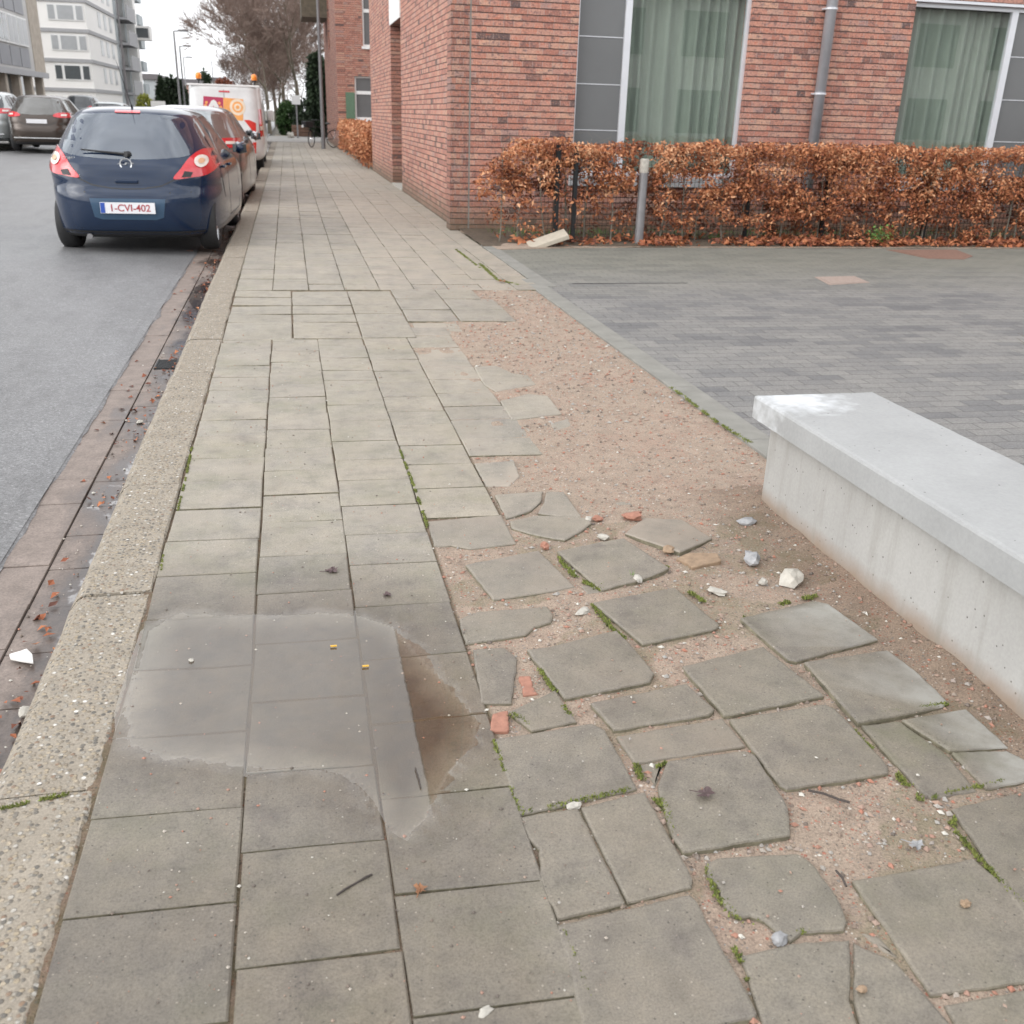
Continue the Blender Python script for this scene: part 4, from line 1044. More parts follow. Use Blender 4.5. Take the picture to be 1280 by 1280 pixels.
for (x0, x1, z0, z1, side) in wins:
    fr = MB(); f = .055; y0, y1 = WY+.07, WY+.13
    mxs = (x0+.636, x0+.722) if side == 'L' else (x0+1.55, x0+1.645)
    fr.box((x0, y0, z0), (x0+.03, y1, z1)); fr.box((x1-.05, y0, z0), (x1, y1, z1))
    fr.box((x0+.03, y0, z1-f), (x1-.05, y1, z1)); fr.box((x0+.03, y0, z0), (x1-.05, y1, z0+f))
    fr.box((mxs[0], y0-.004, z0+f), (mxs[1], y1, z1-f))
    wn = empty('window', (0, 0, 0)); wn.parent = bb
    P(fr, 'frame', M['alu'], parent=wn)
    gx = (mxs[1], x1-.05) if side == 'L' else (x0+.03, mxs[0])
    px_ = (x0+.03, mxs[0]) if side == 'L' else (mxs[1], x1-.05)
    gl = MB(); gl.box((gx[0], WY+.10, z0+f), (gx[1], WY+.106, z1-f)); P(gl, 'pane', M['glass'], parent=wn)
    pn = MB(); zz = 1.289 - 1.12 + (z0-.72)
    segs = [z0+f] + [z for z in (zz, zz+.56, zz+1.12, zz+1.68, zz+2.24) if z0+f+.1 < z < z1-f-.05] + [z1-f]
    for a, b_ in zip(segs, segs[1:]): pn.box((px_[0], WY+.105, a+.005), (px_[1], WY+.115, b_-.005))
    P(pn, 'panel', M['panel'], parent=wn)
    for a in segs[1:-1]:
        ln_ = MB(); ln_.box((px_[0], WY+.098, a-.005), (px_[1], WY+.117, a+.005)); P(ln_, 'glazing_bar', M['alu'], parent=wn)
    sl = MB(); sl.box((x0-.04, WY-.05, z0-.13), (x1+.04, WY+.08, z0-.002)); P(sl, 'sill', M['sill_stone'], parent=wn, bevel=.005)
    if z0 < 1:
        cu_ = MB(); n = 170; vs = []
        for i in range(n+1):
            t = i/n; x = gx[0] - .05 + (gx[1]-gx[0]+.32)*t
            yv = WY+.26 + .035*math.sin(t*72 + 2.2*math.sin(t*9)) + .02*math.sin(t*31+1)
            for z in (z0+f, (z0+z1)/2, z1-f): vs.append((x + .01*math.sin(z*3+t*20), yv, z))
        cu_.add(vs, [(i*3+k, i*3+3+k, i*3+4+k, i*3+1+k) for i in range(n) for k in (0, 1)])
        P(cu_, 'curtain', M['curtain'], smooth=True, parent=wn)
# lead/aluminium head over windows then soldier course
for (x0, x1, z0, z1, side) in wins:
    so_ = MB(); so_.box((x0-.03, WY-.004, z1+.0), (x1+.03, WY+.05, z1+.035)); P(so_, 'window_head', M['alu'])
for (x0, x1, z0, z1, side) in wins:
    sc_ = MB(); sc_.box((x0-.03, WY-.003, z1+.036), (x1+.03, WY+.04, z1+.252)); x = x0-.03
    while x < x1+.02:
        sc_.box((x+.006, WY-.006, z1+.04), (x+.068, WY+.04, z1+.25)); x += .0745
    P(sc_, 'soldier_course', M['brickS'])
dp = MB(); dp.tube((7.09, WY-.085, .1), (7.09, WY-.085, HB), .072, n=16); P(dp, 'drainpipe', M['zinc'], smooth=True)
for z in (1.82, 2.85, 4.2, 5.6, 7.0, 8.4, 9.8):
    c_ = MB(); c_.tube((7.09, WY-.085, z), (7.09, WY-.085, z+.022), .082, n=16); c_.box((7.0, WY-.085, z), (7.18, WY, z+.02)); P(c_, 'pipe_bracket', M['alu'])

# =====================================================================
# HEDGES, FENCE, BOLLARD
# =====================================================================
def leaf_mesh(mb, p, d, up, s, w, tone):
    side = d.cross(up)
    if side.length < 1e-4: return
    side.normalize(); nrm = side.cross(d).normalized()
    cl = math.sin(p.x*971 + p.z*613)*.16 + .10
    a = p; b_ = p + d*s*.45 + side*s*w + nrm*s*(.05+cl); c = p + d*s - nrm*s*cl*1.6; e = p + d*s*.45 - side*s*w*.8 + nrm*s*(.14-cl*.5); m_ = p + d*s*.5 - nrm*s*.03
    mb.add([a, b_, c, e, m_], [(0,1,4),(1,2,4),(2,3,4),(3,0,4)], 0, tone=tone)
def leaf_cloud(mb, rnd, x0, x1, y0, y1, z0, z1, n, s0, s1, dens, tone_f, w=.28):
    k = 0; tries = 0
    while k < n and tries < n*8:
        tries += 1
        x = rnd.uniform(x0, x1); y = rnd.uniform(y0, y1); z = rnd.uniform(z0, z1)
        if rnd.random() > dens(x, y, z): continue
        d = Vector((rnd.gauss(0, .8), rnd.gauss(-.3, .7), rnd.gauss(-.15, .5))); 
        if d.length < .05: continue
        d.normalize(); up = Vector((rnd.gauss(0, .5), rnd.gauss(-.4, .5), 1)).normalized()
        leaf_mesh(mb, Vector((x, y, z)), d, up, rnd.uniform(s0, s1), w*rnd.uniform(.7, 1.2), max(0, min(1, tone_f(x, y, z, rnd))))
        k += 1
hg = empty('beech_hedge', (6.5, 12.0, 0), 0, 'long clipped beech hedge with coppery dead leaves in front of the brick wall', 'hedge')
rh = random.Random(5)
def hdens(x, y, z):
    top = 1.17 + .02*x/4 + .05*noise.noise(Vector((x*2.3, y*2, 0))) + .035*noise.noise(Vector((x*9, y*5, 3)))
    if x < 2.7: top -= (2.7-x)*.85
    if 3.25 < x < 4.1: top -= .05
    if z > top or (y < 12.06 and abs(x - 4.22) < .13): return 0
    low = .42 + .14*noise.noise(Vector((x*1.6, 7, 0))) + (.12 if x < 4.4 else -.08) + .1*noise.noise(Vector((x*6, 2, 0)))
    n_ = noise.noise(Vector((x*3.1, y*3.2, z*3.4))) + .55*noise.noise(Vector((x*8, y*8, z*8)))
    d = max(0, min(1, .74 + 2.7*n_))
    # twiggy tiers: leaves hang in horizontal sprays
    d *= .35 + .65*max(0, min(1, .6 + 1.6*noise.noise(Vector((x*2.0, y*2.0, z*9)))))
    if z < low: d *= max(0, .22 + 1.0*noise.noise(Vector((x*5, y*5, z*5)))) * (1.15 if x > 4.6 else .6)
    if z > top - .15: d = max(d, .55)
    if 4.6 < x < 4.95 and .6 < z < .8: d *= .3
    if x < 2.45: d *= max(0, (x-2.12)/.33)
    return d
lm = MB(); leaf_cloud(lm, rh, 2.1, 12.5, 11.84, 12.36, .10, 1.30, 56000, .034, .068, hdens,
    lambda x, y, z, r: .10 + .26*z + (12.36-y)*.5 + r.gauss(0, .20) + .45*noise.noise(Vector((x*3, y*4, z*4))), w=.27)  # leaf tone lighter at top and front, darker inside: shade put in the colour
P(lm, 'foliage', M['leaf'], parent=hg, base=hg.location)
x = 2.45
while x < 12.3:
    s_ = MB(); y = 12.10 + rh.uniform(-.1, .1); p = Vector((x, y, -.02)); r = rh.uniform(.008, .016)
    lean = Vector((rh.gauss(0, .06), rh.gauss(0, .03), 0))
    for k in range(6):
        q = p + Vector((rh.gauss(0, .014), rh.gauss(0, .012), .19)) + lean*.19
        s_.tube(p, q, r, r*.86, 6)
        if k > 0:
            for _ in range(3):
                bq = q + Vector((rh.gauss(0, .16), rh.gauss(0, .12), rh.uniform(.03, .16))); s_.tube(q, bq, r*.4, r*.15, 4)
                s_.tube(bq, bq + Vector((rh.gauss(0, .1), rh.gauss(0, .08), rh.uniform(-.02, .1))), r*.2, r*.1, 3)
        p = q; r *= .86
    P(s_, 'stem', M['stem'], parent=hg, base=hg.location); x += rh.uniform(.17, .36)
# mesh fence behind the hedge
gd = MB()
for i in range(420):
    y = 1.6 + rh.random()**1.4*17; x = -.765 - abs(rh.gauss(0, .07)) if rh.random() < .75 else rh.uniform(-1.07, -.77)
    if noise.noise(Vector((x*2, y*1.7, 8))) < -.1: continue
    d = Vector((rh.gauss(0, 1), rh.gauss(0, 1), rh.gauss(0, .15))).normalized()
    leaf_mesh(gd, Vector((x, y, -.094)), d, Vector((rh.gauss(0, .2), rh.gauss(0, .2), 1)), rh.uniform(.012, .045), .36, max(0, min(1, rh.gauss(.22, .22))))
tag(gd.build('gutter_debris', M['leaf']), 'rotting leaf bits and crumbs gathered in the gutter along the kerb', 'leaves', kind='stuff')
fe = empty('mesh_fence', (6.5, 12.3, 0), 0, 'black welded mesh fence standing inside the beech hedge', 'fence')
fm = MB(); z = .06
while z < 1.12: fm.tube((3.1, 12.42, z), (12.3, 12.42, z), .0028, n=4); z += .065
x = 3.1
while x < 12.3: fm.tube((x, 12.424, .05), (x, 12.424, 1.12), .0026, n=4); x += .055
P(fm, 'mesh_panel', M['black_steel'], parent=fe, base=fe.location)
for px, py in ((694,285),(716,290),(941,295),(1041,275),(1170,280)):
    x = atY(px, py, 11.95).x
    fp = MB(); w = .024 if px != 694 else .028
    yo = 0 if px < 720 else .25
    fp.box((x-w, 11.93+yo, -.1), (x+w, 11.98+yo, 1.12 if px != 694 else 1.13)); P(fp, 'fence_post', M['black_steel'], parent=fe, base=fe.location)
# bollard
c = G(798, 305); bo = empty('bollard', (c.x, c.y, 0), 0, 'slim round grey bollard with a white top in front of the hedge', 'bollard')
mb = MB(); mb.lathe([(.0, .93), (.052, .93), (.054, .9), (.054, .0), (.0, 0)], n=24); mb.build('post', M['steel_pole'], bo, smooth=False)
mb = MB(); mb.lathe([(.055, .84), (.056, .845), (.056, .985), (.048, 1.0), (0, 1.002)], n=24); mb.build('cap', M['rubble_pale'], bo, smooth=True)
# pale block lying before the hedge
q = [G(658,293,.05), G(693,287,.12), G(708,297,.10), G(676,307,.03)]
sb = MB(); base = Vector((3.08, 12.1, 0))
ux = Vector((.36, -.05, .13)).normalized(); uy = Vector((.06, .95, .12)).normalized(); uz = ux.cross(uy).normalized()
bvs = []
for k_ in (0, -.055):
    for a_, b2 in ((-.24, -.15), (.24, -.15), (.24, .15), (-.24, .15)): bvs.append(ux*a_ + uy*b2 + uz*k_)
sb.add(bvs, [(0,1,2,3),(7,6,5,4),(0,4,5,1),(1,5,6,2),(2,6,7,3),(3,7,4,0)])
tag(sb.build('stone_block', M['beige_stone'], loc=(2.96, 11.66, .095), bevel=.008), 'pale beige concrete slab leaning on the dirt at the left end of the hedge', 'stone block')
# leaf litter under the hedge
ll = MB()
def ldens(x, y, z): return max(0, .35 + .9*noise.noise(Vector((x*1.3, y*2, 3)))) * (1 if x > 4.3 else .25)
leaf_cloud(ll, rh, 2.6, 12.5, 11.68, 12.3, .01, .07, 4200, .05, .10, ldens, lambda x, y, z, r: .32 + r.gauss(0, .18), w=.36)
tag(ll.build('leaf_litter', M['leaf']), 'brown fallen leaves carpeting the soil under the hedge', 'leaves', kind='stuff')
gt = MB()
for i in range(2600):
    x = rh.uniform(2.5, 12); y = rh.uniform(12.3, 13.25)
    if noise.noise(Vector((x*1.1, y*2, 5))) < -.2: continue
    h = rh.uniform(.03, .11); a = rh.uniform(0, 6.28); gt.add([(x, y, 0), (x+.012*math.cos(a), y+.012*math.sin(a), 0), (x+rh.gauss(0, .03), y+rh.gauss(0, .03), h)], [(0,1,2)], 0, tone=rh.random()*.6)
tag(gt.build('grass', M['green_leaf']), 'sparse green grass growing between hedge and brick wall', 'grass', kind='stuff')
# fresh green weed
wp = MB(); c = G(1030, 292)
for i in range(130):
    p = Vector((rh.gauss(0, .07), rh.gauss(0, .05), abs(rh.gauss(.10, .06)))); d = Vector((rh.gauss(0, 1), rh.gauss(0, 1), rh.uniform(-.1, 1))).normalized()
    leaf_mesh(wp, p, d, Vector((0, -.4, 1)), rh.uniform(.03, .05), .3, rh.random())
    if i % 4 == 0: wp.tube((0, 0, -.02), p, .002, .001, 3, tone=.3)
tag(wp.build('green_weed', M['green_leaf'], loc=(c.x, 11.8, .03)), 'small bright green leafy weed at the foot of the hedge', 'plant')
wp = MB(); c = G(786, 722)
for i in range(7):
    a = rh.uniform(0, 6.28); t = Vector((.012*math.cos(a), .012*math.sin(a), rh.uniform(.02, .035)))
    wp.add([(0,0,0), (.003*math.sin(a), .003*math.cos(a), 0), t], [(0,1,2)], 0, tone=.9)
tag(wp.build('grass_tuft', M['green_leaf'], loc=(c.x+.01, c.y, 0)), 'tiny grass tuft under the front edge of the tilted lifted slab', 'plant')
# bare twig at the right picture edge behind the bench
tw = MB(); c = G(1283, 440)
p = Vector((0, 0, 0))
for k in range(7):
    q = p + Vector((rh.gauss(-.004, .02), rh.gauss(0, .02), .05)); tw.tube(p, q, .004, .003, 5); 
    for _ in range(2): tw.tube(q, q + Vector((rh.gauss(-.03, .03), rh.gauss(0, .03), rh.uniform(0, .04))), .0025, .001, 4)
    p = q
tag(tw.build('bare_sapling', M['stem'], loc=(c.x, c.y, 0)), 'thin bare sapling at the right picture edge beyond the bench', 'plant')

# second hedge along the pavement
h2 = empty('beech_hedge', (2.4, 32, 0), 0, 'coppery beech hedge along the pavement beyond the near brick building', 'hedge')
def hd2(x, y, z):
    top = 1.12 + .05*noise.noise(Vector((x*2, y*1.5, 0)))
    return 0 if z > top else max(0, min(1, .75 + 1.2*noise.noise(Vector((x*3, y*2, z*3))))) * (1 if z > .25 else .4)
lm = MB(); leaf_cloud(lm, rh, 1.95, 2.7, 27.75, 41.5, .08, 1.2, 11000, .07, .13, hd2, lambda x, y, z, r: .42 + .2*z + r.gauss(0, .16) + (2.2-x)*.3, w=.34)
P(lm, 'foliage', M['leaf'], parent=h2, base=h2.location)
for k in range(14):
    y = 28.2 + k*.95; s_ = MB(); s_.tube((2.3, y, 0), (2.3+rh.gauss(0, .05), y, .9), .02, .01, 5)
    for _ in range(4): s_.tube((2.3, y, .4+.1*_), (2.3+rh.gauss(0, .2), y+rh.gauss(0, .25), .8), .008, .004, 4)
    P(s_, 'stem', M['stem'], parent=h2, base=h2.location)
exec_parts = True
# =====================================================================
# FAR BRICK BUILDING, LAMP POST, BICYCLE
# =====================================================================
FY = 41.6; FX = 1.98
M['bark'] = simple('bark', (.135, .115, .085), .9, var=.3, vscale=6)
fb = empty('brick_building', (FX, FY, 0), 0, 'farther red brick building with a green shutter, behind the second hedge', 'building')
w1 = [atY(443, 95, FY), atY(463, 149, FY)]; w2 = [atY(452, -10, FY), atY(461, 58, FY)]
h1 = (w1[0].x, w1[0].x+1.7, w1[1].z, w1[0].z); h2_ = (w2[0].x, w2[0].x+1.5, w2[1].z, w2[1].z+2.0)
mb = MB(); wall_with_holes(mb, FX+.32, 12, -.1, 9.6, [h1, h2_], FY, FY+.3); P(mb, 'wall', M['brickF'], parent=fb, base=fb.location)
mb = MB(); wall_with_holes(mb, FY, 53.5, -.1, 9.6, [(47, 48.4, 3.9, 6.0)], FX, FX+.316, flip=True); P(mb, 'side_wall', M['brickS'], parent=fb, base=fb.location)
mb = MB(); mb.box((FX-.1, FY-.1, 9.6), (12, 53.6, 9.75)); P(mb, 'roof', M['panel'], parent=fb, base=fb.location)
mb = MB(); mb.box((FX-1.1, 48.6, 5.2), (FX-.002, 51.5, 6.3)); P(mb, 'bay_window', M['bark'], parent=fb, base=fb.location)
for (a, b_, c_, d_) in (h1, h2_):
    wn = empty('window'); wn.parent = fb
    mb = MB(); mb.box((a, FY+.08, c_), (a+.06, FY+.14, d_)); mb.box((b_-.06, FY+.08, c_), (b_, FY+.14, d_)); mb.box((a+.06, FY+.08, d_-.06), (b_-.06, FY+.14, d_)); mb.box((a+.06, FY+.08, c_), (b_-.06, FY+.14, c_+.06))
    zt = c_ + (d_-c_)*.58; mb.box((a+.06, FY+.076, zt), (b_-.06, FY+.14, zt+.12)); P(mb, 'frame', M['white_paint'], parent=wn, base=fb.location)
    mb = MB(); mb.box((a+.06, FY+.10, c_+.06), (b_-.06, FY+.108, zt)); mb.box((a+.06, FY+.10, zt+.12), (b_-.06, FY+.108, d_-.06)); P(mb, 'pane', M['panel'], parent=wn, base=fb.location)
    mb = MB(); mb.box((a-.05, FY-.05, c_-.1), (b_+.05, FY+.08, c_-.003)); P(mb, 'sill', M['white_paint'], parent=wn, base=fb.location)
M['green_paint'] = simple('green_paint', (.10, .17, .11), .6)
mb = MB(); mb.box((h1[0]-.36, FY-.04, h1[2]), (h1[0]-.01, FY-.003, h1[2]+.62*(h1[3]-h1[2]))); P(mb, 'shutter', M['green_paint'], parent=fb, base=fb.location)

c = G(404.5, 186); lp = empty('lamp_post', (c.x, c.y, 0), 0, 'tall grey street pole beside the parked bicycle', 'street lamp')
mb = MB(); mb.tube((0,0,0), (0,0,1.3), .085, .085, 12); mb.tube((0,0,1.3), (0,0,8.2), .075, .045, 12); mb.build('pole', M['steel_pole'], lp)
mb = MB(); mb.tube((0,0,8.2), (-1.1,0,8.5), .04, .03, 8); mb.box((-1.7,-.14,8.45), (-1.05,.14,8.58)); mb.build('lamp_head', M['steel_pole'], lp)

# bicycle leaning at the pole
c = G(404, 184); bk = empty('bicycle', (c.x-.02, c.y-.32, 0), R(28), 'black bicycle leaning against the street pole with its front wheel turned', 'bicycle')
def wheel(parent, x, rz):
    w = empty('wheel'); w.parent = parent; w.location = (x, 0, .34); w.rotation_euler = (0, 0, rz)
    t = MB(); vs = []; n = 28; m = 6
    for i in range(n):
        a = 2*math.pi*i/n
        for j in range(m):
            b_ = 2*math.pi*j/m; r = .325 + .018*math.cos(b_); vs.append((r*math.cos(a), .018*math.sin(b_), r*math.sin(a)))
    t.add(vs, [(i*m+j, ((i+1) % n)*m+j, ((i+1) % n)*m+(j+1) % m, i*m+(j+1) % m) for i in range(n) for j in range(m)]); t.build('tyre', M['rubber'], w, smooth=True)
    s = MB()
    for i in range(18):
        a = 2*math.pi*i/18; s.tube((0, .02*(-1)**i, 0), (.31*math.cos(a), 0, .31*math.sin(a)), .0018, n=3)
    s.tube((0, -.05, 0), (0, .05, 0), .02, n=8); s.build('spokes', M['chrome'], w)
wheel(bk, .52, 0); wheel(bk, -.52, R(38))
mb = MB()
for a, b_, r in (((.52,0,.34),(.12,0,.30),.012), ((.52,0,.34),(.22,0,.78),.010), ((.12,0,.30),(.24,0,.86),.016), ((.12,0,.30),(-.34,0,.62),.018), ((.22,0,.75),(-.36,0,.80),.015), ((-.34,0,.60),(-.38,0,.98),.018)): mb.tube(a, b_, r, n=8)
mb.build('frame', M['black_trim'], bk)
mb = MB(); mb.tube((-.34,0,.62), (-.52,0,.34), .014, n=8); mb.build('fork', M['black_trim'], bk)
mb = MB(); mb.tube((-.38,0,.98), (-.38,0,1.04), .014, n=8); mb.path([(-.22,-.28,1.02),(-.36,-.22,1.06),(-.40,0,1.05),(-.36,.22,1.06),(-.22,.28,1.02)], .012, 6); mb.build('handlebar', M['black_trim'], bk)
mb = MB(); mb.rock((.27,0,.93), .13, (1.1,.6,.35), 0, 4, sub=True); mb.build('saddle', M['black_trim'], bk)
mb = MB(); mb.path([(.36,-.06,.72),(.72,-.06,.72)], .008); mb.path([(.36,.06,.72),(.72,.06,.72)], .008); mb.tube((.70,0,.72),(.53,0,.36),.007,n=5); mb.build('carrier', M['black_trim'], bk)
mb = MB(); mb.box((-.86,-.17,.76), (-.50,.17,1.0)); mb.build('basket', M['black_trim'], bk, bevel=.02)
mb = MB(); mb.tube((-.88,.0,.80), (-.92,.0,.80), .055, n=12); mb.build('headlight', M['white_paint'], bk)
mb = MB(); mb.tube((.12,-.09,.30),(.12,.09,.30),.012,n=6); mb.tube((.12,-.09,.30),(.16,-.10,.16),.01,n=6); mb.tube((.12,.09,.30),(.08,.10,.44),.01,n=6); mb.build('crank', M['chrome'], bk)

# =====================================================================
# VEHICLES
# =====================================================================
def paint(name, col, metal=.35, rough=.32):
    m, nt, b = new_mat(name); b.inputs['Base Color'].default_value = (*col, 1); b.inputs['Metallic'].default_value = metal; b.inputs['Roughness'].default_value = rough
    b.inputs['Coat Weight'].default_value = .55; b.inputs['Coat Roughness'].default_value = .04; b.inputs['Specular IOR Level'].default_value = .3
    v = coords(nt); f = noise_t(nt, v, 5, 4)
    L(nt, ramp(nt, f, [(.3, tuple(x*.92 for x in col)), (.7, tuple(x*1.06+.002 for x in col))]), b.inputs['Base Color'])
    return m
M['car_glass'] = glass_material('car_glass', (.90, .95, .95), 2.15)
M['dark_glass'] = simple('dark_glass', (.03, .035, .04), .06, spec=.9)
def catmull(vals, t):
    n = len(vals); i = min(int(t), n-2); f = t - i
    p0 = vals[max(i-1, 0)]; p1 = vals[i]; p2 = vals[i+1]; p3 = vals[min(i+2, n-1)]
    return [.5*((2*b_) + (-a+c_)*f + (2*a-5*b_+4*c_-d_)*f*f + (-a+3*b_-3*c_+d_)*f*f*f) for a, b_, c_, d_ in zip(p0, p1, p2, p3)]
def loft(levels, sub=4, NP=64, shrink=0.0):
    rows = []; n = len(levels)
    steps = [i/sub for i in range((n-1)*sub+1)]
    vs = []
    for t in steps:
        z, w, yr, yf, e = catmull(levels, t); w -= shrink; yr += shrink; yf -= shrink
        cy = (yr+yf)/2; l = max(.05, (yf-yr)/2); w = max(.05, w)
        for i in range(NP):
            a = 2*math.pi*(i+.5)/NP; ca, sa = math.cos(a), math.sin(a)
            vs.append((w*math.copysign(abs(ca)**(2/e), ca), cy + l*math.copysign(abs(sa)**(2/e), sa), z))
    m = len(steps)
    fs = [(j*NP+i, j*NP+(i+1) % NP, (j+1)*NP+(i+1) % NP, (j+1)*NP+i) for j in range(m-1) for i in range(NP)]
    fs += [tuple(reversed(range(NP))), tuple(range((m-1)*NP, m*NP))]
    return vs, fs
def resample(poly, k=4):
    n = len(poly); out = []
    for i in range(n):
        p0, p1, p2, p3 = poly[i-1], poly[i], poly[(i+1) % n], poly[(i+2) % n]
        for j in range(k):
            f = j/k; out.append(tuple(.5*((2*b_) + (-a+c_)*f + (2*a-5*b_+4*c_-d_)*f*f + (-a+3*b_-3*c_+d_)*f**3) for a, b_, c_, d_ in zip(p0, p1, p2, p3)))
    return out
def decal(bvh, poly, mode, off, name, mat, parent, grid=.05, smooth_outline=True, skirt=.02, scale=1.0):
    if smooth_outline: poly = resample(poly)
    if scale != 1.0:
        cx = sum(p[0] for p in poly)/len(poly); cz = sum(p[1] for p in poly)/len(poly); poly = [(cx+(a-cx)*scale, cz+(b_-cz)*scale) for a, b_ in poly]
    bm = bmesh.new(); f = bm.faces.new([bm.verts.new((a, b_, 0)) for a, b_ in poly])
    if f.calc_area() < 1e-6: bm.free(); return None
    for ax, rngv in ((0, [p[0] for p in poly]), (1, [p[1] for p in poly])):
        v = math.ceil(min(rngv)/grid)*grid
        while v < max(rngv):
            co = [0, 0, 0]; co[ax] = v; no = [0, 0, 0]; no[ax] = 1
            bmesh.ops.bisect_plane(bm, geom=bm.verts[:]+bm.edges[:]+bm.faces[:], plane_co=co, plane_no=no); v += grid
    bmesh.ops.triangulate(bm, faces=[f for f in bm.faces if len(f.verts) > 4])
    bad = []
    for v in bm.verts:
        a, b_ = v.co.x, v.co.y
        o_, d = {'rear': ((a, -5, b_), (0, 1, 0)), 'front': ((a, 12, b_), (0, -1, 0)), 'right': ((5, a, b_), (-1, 0, 0)), 'left': ((-5, a, b_), (1, 0, 0)), 'top': ((a, b_, 6), (0, 0, -1))}[mode]
        hit = bvh.ray_cast(Vector(o_), Vector(d))
        if hit[0] is None: bad.append(v); continue
        nn_ = hit[1] if hit[1].dot(Vector(d)) < 0 else -hit[1]
        v.co = hit[0] + nn_*off
    bmesh.ops.delete(bm, geom=bad, context='VERTS')
    if not bm.faces: bm.free(); return None
    bm.normal_update()
    D = Vector({'rear': (0, 1, 0), 'front': (0, -1, 0), 'right': (-1, 0, 0), 'left': (1, 0, 0), 'top': (0, 0, -1)}[mode])
    bm.faces.ensure_lookup_table()
    if sum(f.normal.dot(D)*f.calc_area() for f in bm.faces) > 0: bmesh.ops.reverse_faces(bm, faces=bm.faces[:])
    be = [e for e in bm.edges if len(e.link_faces) == 1]
    r = bmesh.ops.extrude_edge_only(bm, edges=be)
    for v in r['geom']:
        if isinstance(v, bmesh.types.BMVert): v.co += D*skirt
    for f in bm.faces: f.smooth = True
    me = bpy.data.meshes.new(name); bm.to_mesh(me); bm.free(); me.materials.append(mat)
    o = bpy.data.objects.new(name, me); COL.objects.link(o); o.parent = parent
    try: me.set_sharp_from_angle(angle=R(40))
    except Exception: pass
    return o
def strip(bvh, pts, mode, w, name, mat, parent, off=.002, grid=.2):
    # a line following the body: panel gaps
    lft = []; rgt = []
    for i, p in enumerate(pts):
        a = Vector(pts[max(i-1, 0)]); b_ = Vector(pts[min(i+1, len(pts)-1)]); d = (b_-a).normalized(); nn_ = Vector((-d.y, d.x))*w/2
        lft.append(tuple(Vector(p)+nn_)); rgt.append(tuple(Vector(p)-nn_))
    return decal(bvh, lft+rgt[::-1], mode, off, name, mat, parent, grid=grid, smooth_outline=False, skirt=.004)
def boolean(o, cutters):
    for c_ in cutters:
        m = o.modifiers.new('b', 'BOOLEAN'); m.operation = 'DIFFERENCE'; m.solver = 'EXACT'; m.object = c_
    dg = bpy.context.evaluated_depsgraph_get(); dg.update()
    me = bpy.data.meshes.new_from_object(o.evaluated_get(dg))
    o.modifiers.clear(); old = o.data; o.data = me; bpy.data.meshes.remove(old)
    for c_ in cutters:
        d = c_.data; bpy.data.objects.remove(c_); bpy.data.meshes.remove(d)
def text(body, size, mat, parent, name, loc, rot, extrude=.002, align='CENTER', sx=1.0, bold=0.0):
    cu = bpy.data.curves.new(name, 'FONT'); cu.body = body; cu.size = size; cu.extrude = extrude; cu.align_x = align; cu.align_y = 'CENTER'; cu.offset = bold
    t = bpy.data.objects.new(name, cu); COL.objects.link(t)
    dg = bpy.context.evaluated_depsgraph_get(); dg.update()
    me = bpy.data.meshes.new_from_object(t.evaluated_get(dg)); bpy.data.objects.remove(t); bpy.data.curves.remove(cu)
    me.materials.clear(); me.materials.append(mat)
    o = bpy.data.objects.new(name, me); COL.objects.link(o); o.parent = parent; o.location = loc; o.rotation_euler = rot; o.scale = (sx, 1, 1)
    return o
def car_wheel(parent, x, y, r, side, wdt=.19):
    w = empty('wheel'); w.parent = parent; w.location = (x, y, r)
    t = MB(); h = wdt/2
    t.lathe([(r*.66, -h*.9), (r*.86, -h), (r*.97, -h*.75), (r, -h*.35), (r, h*.35), (r*.97, h*.75), (r*.86, h), (r*.66, h*.9)], n=32, axis='x'); t.build('tyre', M['rubber'], w, smooth=True)
    k = MB(); f = h*.75*side
    k.lathe([(r*.68, -h*.8), (r*.68, h*.8)], n=32, axis='x')
    k.lathe([(0, f*1.0), (r*.16, f), (r*.2, f*.8)], n=16, axis='x')
    for i in range(7):
        a = 2*math.pi*i/7; ca, sa = math.cos(a), math.sin(a)
        k.tube((f*.85, ca*r*.12, sa*r*.12), (f*.95, ca*r*.66, sa*r*.66), r*.085, r*.06, 6)
    k.lathe([(r*.60, f), (r*.68, f)], n=32, axis='x')
    k.build('rim', M['rim'], w)
    d = MB(); d.lathe([(0, 0), (r*.67, 0)], n=24, axis='x'); d.build('brake_disc', M['black_trim'], w)
